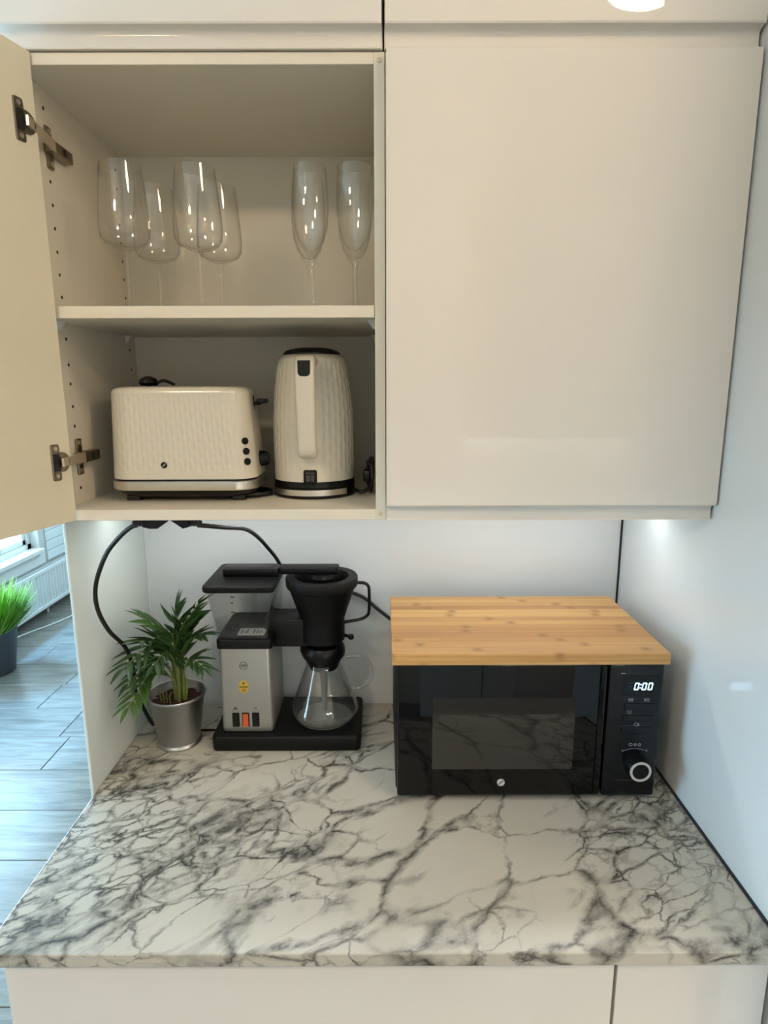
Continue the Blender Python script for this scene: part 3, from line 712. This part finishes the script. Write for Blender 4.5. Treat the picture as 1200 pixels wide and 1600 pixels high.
lidp = [(0, 1.085), (.022, 1.062), (.034, 1.068), (.0425, 1.088), (.0435, 1.095), (.050, 1.098), (.053, 1.106), (.052, 1.120), (.047, 1.128), (.0, 1.1295)]
cl = obj('carafe_lid', lathe(lidp, FA, 48), 'black', t, True, angle=40)
obj('mixing_tube', lathe([(0, .955), (.0055, .955), (.0085, 1.02), (.012, 1.064), (.010, 1.068), (0, 1.068)], FA, 20), mat('brown_tube', '#453b33', .3, vary=.05), cl, True)
obj('lid_lip', box(-.200, -.188, -.138, -.122, 1.104, 1.122, .004), 'black', cl, True)

# ------------------------------------------------------------------ thin slab and cables
t = thing('serving_slab', 'thin flat slab with dark edge and reflections painted on top, lying behind the plant pot', 'slab', (-.455, -.085, .9))
obj('base', slab(rrect(.066, .052, .005, 4, -.4695, -.085), .9, .9045, .0008), 'black_matt', t)
obj('top', slab(rrect(.064, .050, .005, 4, -.4695, -.085), .9045, .9062, .0005), 'marble', t)  # marble pattern stands in for what the glossy top reflects

def cable(name, label, pts, r=.0045, extra=None):
    o = thing(name, label, 'cable', pts[0]); obj('cord', tube(catmull(pts, 10), r, 10), 'rubber', o, True)
    return o
# left length: hangs in a bow in front of the end panel, from the connector down behind the pot
L1 = [(-0.4608, -0.4000, 1.4815), (-0.4754, -0.3980, 1.4756), (-0.5023, -0.3900, 1.4539), (-0.5367, -0.3750, 1.4159), (-0.5727, -0.3500, 1.3509), (-0.5822, -0.3350, 1.2943), (-0.5796, -0.3000, 1.2316), (-0.5654, -0.2600, 1.1750), (-0.5635, -0.2350, 1.1132), (-0.5709, -0.2150, 1.0482), (-0.5662, -0.1800, 0.9738), (-0.5700, -0.1300, 0.9150), (-0.5720, -0.0800, 0.9055), (-0.5700, -0.0200, 0.9055)]
c1 = cable('power_cable', 'black power cable bowing from the cupboard down behind the plant', L1)
def connector(p, x0, x1, y, z, tip):
    s = 1 if tip > x0 else -1
    a = [(x0, z), (x1-.0, z), (x1-.024*s, z-.017), (x0+.012*s, z-.017), (x0, z-.014)]
    obj('connector', extr_y(a, y-.010, y+.010), 'black', p)
    bm = bmesh.new()
    for k in range(4): add_box(bm, min(x0-s*(.004+k*.005), x0-s*(.0015+k*.005)), max(x0-s*(.004+k*.005), x0-s*(.0015+k*.005)), y-.007+.0006*k, y+.007-.0006*k, z-.014, z-.001, .001, 1)
    add_box(bm, min(x0-s*.022, x0), max(x0-s*.022, x0), y-.005, y+.005, z-.012, z-.003, .002, 1)
    obj('strain_relief', bm, 'rubber', p)
connector(c1, -0.4464, -0.3955, -.400, 1.4935, -0.3955)
L2 = [(-0.3466, -0.4000, 1.4812), (-0.3340, -0.3900, 1.4777), (-0.3134, -0.3400, 1.4633), (-0.2941, -0.2600, 1.4424), (-0.2852, -0.1900, 1.4133), (-0.2742, -0.1200, 1.3687), (-0.2563, -0.0500, 1.3030), (-0.2650, -0.0260, 1.2500), (-0.2900, -0.0200, 1.1500), (-0.3000, -0.0200, 1.0000), (-0.3000, -0.0200, 0.9500)]
c2 = cable('power_cable', 'black power cable running from the cupboard down behind the coffee maker', L2)
connector(c2, -0.3610, -0.3955, -.400, 1.4935, -0.3955)
c3 = cable('power_cable', 'black power cable sagging between the coffee maker and the microwave', [(-.20, -.012, 1.235), (-.15, -.012, 1.232), (-.09, -.012, 1.219), (-.048, -.012, 1.202), (-.013, -.014, 1.172), (.03, -.018, 1.138), (.08, -.028, 1.10), (.10, -.046, 1.09)])

# ------------------------------------------------------------------ potted palm
PX, PY = -.490, -.178
t = thing('potted_palm', 'small green parlour palm in a galvanised metal pot', 'plant', (PX, PY, .9))
prof = [(0, .001), (.046, .001), (.050, 0), (.0525, .004), (.0505, .009), (.0475, .011), (.049, .016), (.0635, .118), (.067, .122), (.0685, .126), (.067, .1295), (.064, .128), (.062, .118), (.058, .108), (0, .106)]
obj('pot', lathe(prof, (PX, PY, .9), 56), 'zinc', t, True, angle=50)
bm = lathe([(0, .1085), (.025, .110), (.045, .109), (.0605, .107), (.0605, .100), (0, .1)], (PX, PY, .9), 36)
for v in bm.verts: v.co.z += random.uniform(-.0015, .0025)
obj('soil', bm, 'soil', t)
# one leaf mesh along +x, folded along its midrib
def leaf_mesh():
    bm = bmesh.new(); n = 7; L_, C_, R_ = [], [], []
    for k in range(n+1):
        s = k/n; wv = .5*math.sin(PI*min(1, s**.72))**.85*(1-s*.15); zz = -.10*s*s
        C_.append(bm.verts.new((s, 0, zz))); L_.append(bm.verts.new((s, wv, zz+.16*wv))); R_.append(bm.verts.new((s, -wv, zz+.16*wv)))
    for k in range(n):
        bm.faces.new((C_[k], C_[k+1], L_[k+1], L_[k])); bm.faces.new((R_[k], R_[k+1], C_[k+1], C_[k]))
    bmesh.ops.remove_doubles(bm, verts=bm.verts, dist=1e-5); return bm
leafs = {}
def leaf(base, d, length, width, nrm, m_):
    if m_ not in leafs:
        leafs[m_] = obj('leaf', leaf_mesh(), m_, t, True, local=True); o = leafs[m_]
    else: o = share('leaf', leafs[m_], t, (0, 0, 0))
    X = d.normalized(); Z = (nrm-X*nrm.dot(X)).normalized(); Y = Z.cross(X)
    mt = Matrix((X*length, Y*width, Z*length)).transposed().to_4x4(); mt.translation = base-ORG[t.name]
    o.matrix_local = mt
def frond(foot, mid, tip, nl, ll, r=.0024, droop=.25, m_='leaf', start=.42, wd=.0130):
    pts = catmull([foot, mid[0], mid[1] if len(mid) > 1 else (Vector(mid[0])*.5+Vector(tip)*.5), tip], 10)
    obj('stem', tube(pts, [r*1.25*(1-.65*i/(len(pts)-1)) for i in range(len(pts))], 7), 'stem', t, True)
    N_ = len(pts)-1
    for k in range(nl):
        s = start+(1-start)*k/(nl-1); i = min(int(s*N_), N_-1); p = pts[i].lerp(pts[i+1], s*N_-i); tg = (pts[i+1]-pts[max(i-1, 0)]).normalized()
        side = tg.cross(Vector((0, 0, 1)))
        side = side.normalized() if side.length > .05 else Vector((1, 0, 0))
        nrm = side.cross(tg).normalized()
        lk = ll*(.72+.45*math.sin(PI*min(1, .25+.75*k/(nl-1))))*random.uniform(.9, 1.1)
        if k == nl-1: leaf(p, tg+Vector((0, 0, -.1)), lk, wd, nrm, m_); continue
        for sg in (-1, 1):
            d = tg*.95+side*sg*(.75)+Vector((0, 0, -droop*random.uniform(.4, 1.3)))
            leaf(p, d, lk*random.uniform(.9, 1.08), wd*random.uniform(.85, 1.15), nrm+side*sg*.3+Vector((0, -.25, 0)), m_)
z0 = .9+.108
V = Vector
fr_list = [
    ((PX+.012, PY-.004, z0), [(PX+.012, PY-.006, 1.10), (PX-.025, PY-.03, 1.165)], (-.555, -.300, 1.145), 7, .060, 'leaf'),
    ((PX+.006, PY-.010, z0), [(PX+.000, PY-.018, 1.07), (PX-.035, PY-.05, 1.095)], (-.548, -.310, 1.060), 8, .050, 'leaf2'),
    ((PX+.016, PY+.002, z0), [(PX+.020, PY+.002, 1.11), (PX+.030, PY-.004, 1.185)], (-.418, -.200, 1.255), 7, .046, 'leaf'),
    ((PX+.018, PY-.006, z0), [(PX+.022, PY-.010, 1.10), (PX+.045, PY-.022, 1.165)], (-.402, -.215, 1.185), 6, .045, 'leaf'),
    ((PX+.008, PY-.012, z0), [(PX+.010, PY-.016, 1.10), (PX+.000, PY-.03, 1.175)], (-.530, -.225, 1.225), 5, .062, 'leaf2'),
    ((PX+.014, PY+.008, z0), [(PX+.016, PY+.012, 1.11), (PX+.010, PY+.010, 1.185)], (-.475, -.165, 1.235), 6, .052, 'leaf'),
    ((PX+.020, PY-.010, z0), [(PX+.026, PY-.016, 1.08), (PX+.048, PY-.035, 1.125)], (-.405, -.235, 1.115), 6, .044, 'leaf'),
    ((PX+.004, PY+.004, z0), [(PX+.002, PY+.004, 1.09), (PX-.030, PY+.0, 1.150)], (-.545, -.260, 1.190), 6, .056, 'leaf'),
    ((PX+.012, PY-.014, z0), [(PX+.014, PY-.022, 1.09), (PX+.004, PY-.05, 1.150)], (-.500, -.275, 1.140), 6, .050, 'leaf'),
    ((PX+.002, PY-.008, z0), [(PX-.002, PY-.014, 1.08), (PX-.028, PY-.05, 1.13)], (-.552, -.290, 1.105), 6, .050, 'leaf'),
    ((PX+.018, PY-.002, z0), [(PX+.020, PY-.008, 1.10), (PX+.028, PY-.025, 1.19)], (-.430, -.225, 1.235), 6, .046, 'leaf'),
    ((PX+.010, PY-.010, z0), [(PX+.012, PY-.018, 1.10), (PX+.016, PY-.04, 1.175)], (-.462, -.255, 1.205), 6, .048, 'leaf'),
    ((PX+.010, PY+.012, z0), [(PX+.012, PY+.016, 1.10), (PX+.030, PY+.025, 1.170)], (-.440, -.140, 1.205), 6, .048, 'leaf'),
]
for foot, mid, tip, nl, ll, m_ in fr_list: frond(V(foot), [V(m) for m in mid], V(tip), nl+1, ll*1.15, .0026, .10, m_)
for k in range(6):
    a = random.uniform(0, 2*PI); r = random.uniform(.004, .02); b = V((PX+.01+r*math.cos(a), PY-.004+r*math.sin(a), z0-.002))
    obj('stem', tube([b, b+V((random.uniform(-.004, .004), random.uniform(-.004, .004), .05)), b+V((random.uniform(-.008, .008), 0, .095))], [.0030, .0025, .0016], 7), 'stem', t, True)
for k in range(4):
    b = V((PX-.030+.008*k, PY-.018-.003*k, z0-.002)); obj('stem', tube([b, b+V((-.002, 0, .02)), b+V((-.006+.003*k, 0, .036))], [.0016, .0014, .0008], 6), 'stem', t, True)

# ------------------------------------------------------------------ toaster
SHELF0 = ZB+.020
def scallop(u, v, cw, ch, depth):
    c = math.floor(u/cw); a = (u/cw-c)*2-1
    vv = v/ch+(.5 if c % 2 else 0); r = math.floor(vv); b = (vv-r)*2-1
    return -depth*max(0, 1-a*a)*(1-abs(b)**2.6)
TX, TY, HX, HY = -.3915, -.2650, .1435, .0815
t = thing('toaster', 'cream white textured two-slot toaster with black lever in the cupboard', 'toaster', (TX, TY, SHELF0))
def toaster_section(z, k, n=12, relief=False, N_=360):
    """dense rounded outline at height fraction k"""
    tp = .016*k; top = max(0, (k-.93)/.07)
    ins = .014*(1-math.sqrt(max(0, 1-top*top)))
    hx, hy, r = HX-tp*.62-ins, HY-tp*.35-ins, .046
    base = rrect(hx, hy, r, 16)
    P = [V((x, y)) for x, y in base]; seg = [(P[(i+1) % len(P)]-P[i]).length for i in range(len(P))]; tot = sum(seg)
    out = []; i = 0; acc = 0
    for q in range(N_):
        s = tot*q/N_
        while acc+seg[i] < s: acc += seg[i]; i += 1
        p = P[i].lerp(P[(i+1) % len(P)], (s-acc)/seg[i] if seg[i] > 0 else 0); tg = (P[(i+1) % len(P)]-P[i]).normalized() if seg[i] > 0 else V((1, 0))
        d = 0
        if relief and .07 < k < .93:
            fade = min(1, (k-.07)/.03, (.93-k)/.03)
            d = scallop(s, z, tot/80, .029, .0009)*fade
            # smooth plate round the badge
            if p.y < 0 and abs(p.x+.035) < .018 and k < .16: d = 0
            if p.x > HX*.84: d = 0
        out.append((TX+p.x+tg.y*d-tp*.25, TY+p.y-tg.x*d, z))
    return out
zt0, zt1 = SHELF0+.046, SHELF0+.223
NS = 90
secs = []
for j in range(NS+1):
    k = j/NS
    secs.append(toaster_section(zt0+(zt1-zt0)*k, k, relief=True))
secs.append([(TX+(p[0]-TX)*.96, TY+(p[1]-TY)*.9, zt1+.0005) for p in secs[-1]])
tb = obj('body', loft(secs), 'cream', t, True, angle=55)
def flat_sec(z, g): return [(TX+x, TY+y, z) for x, y in rrect(HX+g, HY+g, .046, 14)]
obj('seam', loft([flat_sec(SHELF0+.042, -.001), flat_sec(SHELF0+.0462, -.001)]), 'black', t, True)
obj('steel_band', loft([flat_sec(SHELF0+.024, .000), flat_sec(SHELF0+.026, .0015), flat_sec(SHELF0+.041, .0015), flat_sec(SHELF0+.0425, .000)]), 'steel', t, True)
obj('underside', loft([flat_sec(SHELF0+.009, -.020), flat_sec(SHELF0+.014, -.010), flat_sec(SHELF0+.0245, -.004)]), 'black', t, True)
for x in (TX-.105, TX+.105):
    for y in (TY-.045, TY+.045): obj('foot', box(x-.013, x+.013, y-.010, y+.010, SHELF0, SHELF0+.0115, .002), 'rubber', t)
for y in (TY-.024, TY+.024): obj('bread_slot', box(TX-.11, TX+.095, y-.012, y+.012, zt1-.004, zt1+.0009), 'black', t)
XR = TX+HX-.0138    # right end at lever height
lv = obj('lever', box(XR-.004, XR+.018, TY-.006, TY+.006, SHELF0+.186, SHELF0+.193, .002), 'black', t)
obj('lever_pad', box(XR+.010, XR+.030, TY-.018, TY+.018, SHELF0+.189, SHELF0+.199, .004), 'black', lv)
obj('lever_channel', box(XR-.006, XR+.0035, TY-.0025, TY+.0025, SHELF0+.10, SHELF0+.205, .001, 1), 'black', t)
def disc_on(name, c, n, r, th, m_, parent, k=24, r2=None):
    n = n.normalized(); a = V((0, 0, 1)); u = n.cross(a).normalized(); v = n.cross(u)
    c = V(c); r2 = r2 or r
    return obj(name, loft([[c+n*h+(u*math.cos(2*PI*q/k)+v*math.sin(2*PI*q/k))*rr for q in range(k)] for h, rr in ((-.003, r), (th*.7, r), (th, r2*.85))]), m_, parent, True, angle=40)
XE_ = TX+HX-.004
disc_on('browning_knob', (XE_-.0015, TY, SHELF0+.078), V((1, 0, .05)), .0155, .020, 'black', t)
an = math.radians(-44)
for z in (.119, .099, .079):
    k = (z-.046)/.177; tp = .016*k; kn = V((math.cos(an), math.sin(an), .06))
    cpos = V((TX+HX-.62*tp-.046-.25*tp+.046*math.cos(an), TY-(HY-.35*tp-.046)+.046*math.sin(an), SHELF0+z))
    b_ = disc_on('button', cpos, kn, .0068, .0042, 'black', t)
bg_ = disc_on('badge', (TX-.0295, TY-HY+.0008, SHELF0+.074), V((0, -1, .04)), .0062, .0016, 'black', t)
bm = extr_y([(TX-.0335, SHELF0+.0713), (TX-.0325, SHELF0+.0703), (TX-.0255, SHELF0+.0767), (TX-.0265, SHELF0+.0777)], TY-HY-.0014, TY-HY-.0004); obj('badge_slash', bm, 'print_white', bg_)
cp = []
for k in range(60):
    a = 2*PI*k/18; r = .045+.010*math.sin(k*.37); cp.append((-.288+r*1.05*math.cos(a), -.262+r*.9*math.sin(a), SHELF0+.0035+.0016*(k/18)))
obj('coiled_cord', tube(cp, .0034, 8), 'rubber', t, True)
bm = lathe([(0, 0), (.016, .001), (.019, .006), (.016, .014), (.006, .019), (0, .0195)], (TX-.073, TY-.012, zt1+.001), 20)
plg = obj('plug', bm, 'black', t, True)
obj('cord', tube(catmull([(TX-.057, TY-.012, zt1+.006), (TX-.045, TY-.012, zt1+.012), (TX-.036, TY-.008, zt1+.010), (TX-.03, TY+.01, zt1+.0045)], 6), .0032, 8), 'rubber', plg, True)

# ------------------------------------------------------------------ kettle
KX, KY = -.1430, -.232
t = thing('kettle', 'cream white textured electric kettle with handle facing forward', 'kettle', (KX, KY, SHELF0))
def kr(k):      # radius along the height fraction of the body
    return .0835-.0015*abs(k-.25)-(.0150*max(0, k-.45)**1.7/.55**1.7)
NK, NA = 130, 240; kz0, kz1 = SHELF0+.034, SHELF0+.286
rings = []
for j in range(NK+1):
    k = j/NK; z = kz0+(kz1-kz0)*k; top = max(0, (k-.955)/.045); ins = .012*(1-math.sqrt(max(0, 1-top*top)))
    rg = []
    for q in range(NA):
        a = 2*PI*q/NA; d = 0; s = a*.083
        if .06 < k < .95: d = scallop(a, z, 2*PI/40, .033, .0013)*min(1, (k-.06)/.03, (.95-k)/.03)
        da = abs(((a-1.5*PI+PI) % (2*PI))-PI)
        if da < .28: d *= max(0, (da-.2)/.08)
        r = kr(k)-ins+d
        rg.append((KX+r*math.cos(a), KY+r*math.sin(a), z))
    rings.append(rg)
obj('body', loft(rings), 'cream', t, True, angle=60)
obj('lid', lathe([(0, 0), (.0575, 0), (.058, .004), (.052, .009), (.035, .0135), (0, .0150)], (KX, KY, kz1-.001), 48), 'black', t, True)
hb = [(-.062, .268), (-.090, .273), (-.112, .270), (-.122, .255), (-.1245, .225), (-.122, .180), (-.117, .130), (-.113, .102), (-.104, .093), (-.092, .096), (-.0815, .104)]
pts = catmull([(KX-.001, KY+y, SHELF0+z) for y, z in hb], 6)
bm = bmesh.new(); secs = []
for i, p in enumerate(pts):
    tg = (pts[min(i+1, len(pts)-1)]-pts[max(i-1, 0)]).normalized(); u = V((1, 0, 0)); v = tg.cross(u)
    hw = .0200-.0025*i/len(pts)
    secs.append([p+u*x+v*y for x, y in rrect(hw, .0085, .0075, 5)])
h = obj('handle', loft(secs, bm), 'cream', t, True, angle=60)
bm = loft([[(KX-.001+x, KY-.1235+yy, SHELF0+.2555+z) for x, z in [(px_, pz_ if pz_ < .008 else .014) for px_, pz_ in rrect(.0115, .0150, .0075, 6)]] for yy in (-.0095, .008)])
obj('lid_button', bm, 'black', h, True, angle=40)
wn = obj('water_gauge', box(KX-.0135, KX+.0135, KY-.0865, KY-.076, SHELF0+.0300, SHELF0+.060, .004, 3), 'black', t, True)
bm = bmesh.new()
for xx, zz, ww, hh in ((-.004, .043, .0035, .006), (.0045, .043, .0030, .006), (0, .0535, .009, .0012)): add_box(bm, KX+xx-ww, KX+xx+ww, KY-.0871, KY-.0863, SHELF0+zz-hh, SHELF0+zz+hh)
obj('gauge_mark', bm, 'print_dark', wn)
obj('black_band', lathe([(0, .0215), (.0835, .0215), (.0845, .0225), (.0845, .0335), (.083, .0350), (0, .0350)], (KX, KY, SHELF0), 64), 'black', t, True)
ks = obj('power_base', lathe([(0, 0), (.083, 0), (.0855, .003), (.0855, .0065), (.0845, .0068), (.0845, .0190), (.0855, .0195), (.084, .0212), (0, .0212)], (KX, KY, SHELF0), 64), 'black', t, True, angle=30)
bm = bmesh.new(); N_ = 44; a0, a1 = math.radians(176), math.radians(325)
A_, B_, = [], []
for q in range(N_+1):
    a = a0+(a1-a0)*q/N_; A_.append(bm.verts.new((KX+.0862*math.cos(a), KY+.0862*math.sin(a), SHELF0+.0070))); B_.append(bm.verts.new((KX+.0862*math.cos(a), KY+.0862*math.sin(a), SHELF0+.0188)))
for q in range(N_): bm.faces.new((A_[q], A_[q+1], B_[q+1], B_[q]))
obj('steel_strip', bm, 'steel', ks, True)
pts = [(-.058, -.258, SHELF0+.012), (-.045, -.28, SHELF0+.010), (-.030, -.275, SHELF0+.014), (-.022, -.25, SHELF0+.030), (-.026, -.22, SHELF0+.050), (-.030, -.235, SHELF0+.066), (-.022, -.265, SHELF0+.060), (-.021, -.270, SHELF0+.035), (-.028, -.24, SHELF0+.020), (-.034, -.21, SHELF0+.035), (-.028, -.205, SHELF0+.06), (-.021, -.235, SHELF0+.074), (-.020, -.262, SHELF0+.05), (-.024, -.24, SHELF0+.006), (-.03, -.19, SHELF0+.004)]
obj('cord', tube(catmull(pts, 8), .0040, 10), 'rubber', ks, True)
bm = box(-.040, -.020, -.262, -.212, SHELF0+.026, SHELF0+.052, .006, 2); obj('plug', bm, 'black', ks, True)

# ------------------------------------------------------------------ glasses on the shelf
ZS = 1.8737
def glass_profile(kind):
    if kind == 'wine':
        out = [(0, 0), (.037, 0), (.0375, .0012), (.030, .0025), (.012, .0055), (.0052, .012), (.0040, .03), (.0040, .085), (.0048, .100), (.008, .1075), (.022, .112), (.036, .1185), (.0425, .128), (.0445, .142), (.0440, .165), (.0405, .205), (.0360, .250)]
        inn = [(.0352, .250), (.0397, .205), (.0431, .165), (.0436, .142), (.0415, .1295), (.035, .1205), (.020, .1150), (0, .1135)]
    else:
        out = [(0, 0), (.031, 0), (.0315, .0012), (.024, .0025), (.009, .006), (.0048, .012), (.0042, .04), (.0045, .082), (.0065, .0935), (.013, .102), (.0225, .118), (.0295, .140), (.0325, .170), (.0320, .205), (.0290, .243)]
        inn = [(.0282, .243), (.0311, .205), (.0316, .170), (.0285, .141), (.0212, .120), (.011, .106), (0, .102)]
    return out+inn
def make_glass(kind, label, x, y, sc=1.0):
    name = 'wine_glass' if kind == 'wine' else 'champagne_flute'
    o = obj(name, lathe([(r*sc, z*sc) for r, z in glass_profile(kind)], (x, y, ZS), 56), 'glass', None, True, angle=70, loc=(x, y, ZS))
    tag(o, label, 'wine glass' if kind == 'wine' else 'champagne flute', 'wine glasses on the shelf' if kind == 'wine' else 'champagne flutes on the shelf')
make_glass('wine', 'large clear wine glass nearest the left cabinet side, front row', -.4655, -.335)
make_glass('wine', 'clear wine glass of the back row, nearer the left cabinet side', -.4530, -.205)
make_glass('wine', 'large clear wine glass in the front row near the middle of the shelf', -.3380, -.315)
make_glass('wine', 'clear wine glass of the back row, nearer the middle of the shelf', -.3270, -.205)
make_glass('flute', 'slim clear champagne flute in front, farther from the right cabinet side', -.1265, -.345)
make_glass('flute', 'slim clear champagne flute behind, farther from the right cabinet side', -.1390, -.270)
make_glass('flute', 'slim clear champagne flute in front, closest to the right cabinet side', -.0480, -.345)
make_glass('flute', 'slim clear champagne flute behind, closest to the right cabinet side', -.0515, -.270)

# ------------------------------------------------------------------ ceiling lamp and the kitchen run opposite (seen in the glossy fronts), plus added fill lights
def lamp(label, x, y, m_='fill_lamp', k=1.):
    t = thing('ceiling_lamp', label, 'lamp', (x, y, CEIL), 'round ceiling lamps')
    obj('lamp_base', lathe([(0, 0), (.17, 0), (.17, -.03), (0, -.03)], (x, y, CEIL), 40), 'white', t, True)
    obj('lamp_shade', lathe([(.165*k, -.03), (.160*k, -.055), (.135*k, -.085), (.09*k, -.105), (.04*k, -.113), (0, -.115)], (x, y, CEIL), 40), m_, t, True)
lamp('round glowing ceiling lamp mirrored in the white top cabinet', .695, -1.165, 'lamp', .78)

lamp('added unseen ceiling fill lamp behind the camera near the kitchen window', -1.0, -2.3)  # added out of view to throw frontal light into the cabinets
lamp('added unseen ceiling fill lamp in the far right corner of the kitchen', 2.05, -2.3)  # second added fill lamp, kept clear of the door reflections
for lb, x0, x1 in (('slim white LED bar fixed under the closed wall cabinet', .03, .585), ('added fill LED bar under the open wall cabinet', -.57, -.03)):  # left bar is added to brighten the splashback and end panel
    t = thing('under_cabinet_light', lb, 'lamp', ((x0+x1)/2, -.2, ZB), 'LED bars under the wall cabinets')
    obj('housing', box(x0, x1, -.225, -.185, ZB-.010, ZB-.0002, .002, 1), 'white', t)
    obj('diffuser', box(x0+.005, x1-.005, -.222, -.188, ZB-.013, ZB-.0101), 'led_bar', t)
OY = YS
t = thing('opposite_base_cabinet', 'white base cabinet of the kitchen run opposite, seen as reflection', 'cabinet', (1.1, OY+.35, FZ))
obj('body', box(.48, 1.76, OY+.01, OY+.62, FZ, .865), 'front', t)
for k in range(3): obj('drawer_front', box(.483+k*.427, .905+k*.427, OY+.62, OY+.64, FZ+.1, .855, .002, 1), 'front', t)
o = obj('opposite_worktop', box(.48, 1.76, OY+.005, OY+.66, .866, .90, .003), 'marble', None, loc=(1.1, OY+.3, .866)); tag(o, 'marble worktop of the opposite kitchen run, seen as reflection', 'worktop')
o = obj('opposite_backsplash', box(.48, 1.76, OY+.0005, OY+.004, .9005, 1.43), mat('opposite_tiles', '#8f8b84', .3, vary=.12, vscale=9), None, loc=(1.1, OY, .9)); tag(o, 'pale splashback with sockets mirrored in the closed cabinet door', 'backsplash')
t = thing('opposite_wall_cabinet', 'warm white wall cabinet above the opposite splashback, seen as reflection', 'cabinet', (1.1, OY+.2, 1.433))
obj('body', box(.48, 1.76, OY+.005, OY+.43, 1.433, CEIL-.01), 'front', t)
for k in range(3): obj('door', box(.483+k*.427, .905+k*.427, OY+.43, OY+.45, 1.436, CEIL-.02, .002, 1), 'front', t)
t = thing('opposite_fill_light', 'added fill LED bar under the opposite wall cabinet, lighting its splashback', 'lamp', (1.1, OY+.2, 1.433))  # added so the splashback shows brighter in the door reflection
obj('housing', box(.52, 1.72, OY+.10, OY+.14, 1.4225, 1.4328), 'white', t)
obj('diffuser', box(.53, 1.71, OY+.105, OY+.135, 1.419, 1.4224), 'fill_led_bar', t)
for lb, x0, x1 in (('tall beige cabinet left of the opposite splashback, seen as reflection', -.3, .47), ('tall beige cabinet right of the opposite splashback, seen as reflection', 1.77, 2.38)):
    t = thing('tall_cabinet', lb, 'cabinet', ((x0+x1)/2, OY+.3, FZ))
    obj('body', box(x0, x1, OY+.005, OY+.62, FZ, CEIL-.01), 'front', t)
    obj('door', box(x0+.003, x1-.003, OY+.62, OY+.64, FZ+.1, CEIL-.02, .002, 1), 'front', t)
for lb, cx in (('white double wall socket above the paper roll, mirrored in the cabinet door', .573), ('white double wall socket farther from the roll, mirrored in the cabinet door', .752)):
    t = thing('wall_socket', lb, 'socket', (cx, OY+.004, 1.365), 'wall sockets opposite')
    obj('plate', box(cx-.08, cx+.08, OY+.004, OY+.016, 1.322, 1.41, .004), 'white', t)
    for s in (-1, 1): obj('outlet', extr_y(circ(cx+s*.038, 1.366, .026, 24), OY+.016, OY+.0165), 'print_grey', t)
t = thing('paper_roll', 'white kitchen paper roll on a stand, mirrored in the cabinet door', 'paper roll', (.60, OY+.3, .9))
obj('roll', lathe([(.02, .012), (.075, .012), (.076, .02), (.076, .20), (.075, .205), (.02, .205)], (.60, OY+.3, .9), 36), 'white', t, True)
obj('stand', lathe([(0, 0), (.08, 0), (.08, .01), (.008, .012), (.008, .25), (.012, .255), (0, .262)], (.60, OY+.3, .9), 32), 'steel', t, True)

# ------------------------------------------------------------------ build units to metres
done = set()
for o in list(SC.objects):
    o.location = o.location*S
    if o.type == 'MESH' and o.data.name not in done:
        done.add(o.data.name); o.data.transform(Matrix.Scale(S, 4))
    elif o.type == 'LIGHT' and o.data.type == 'AREA':
        o.data.size *= S; o.data.size_y *= S
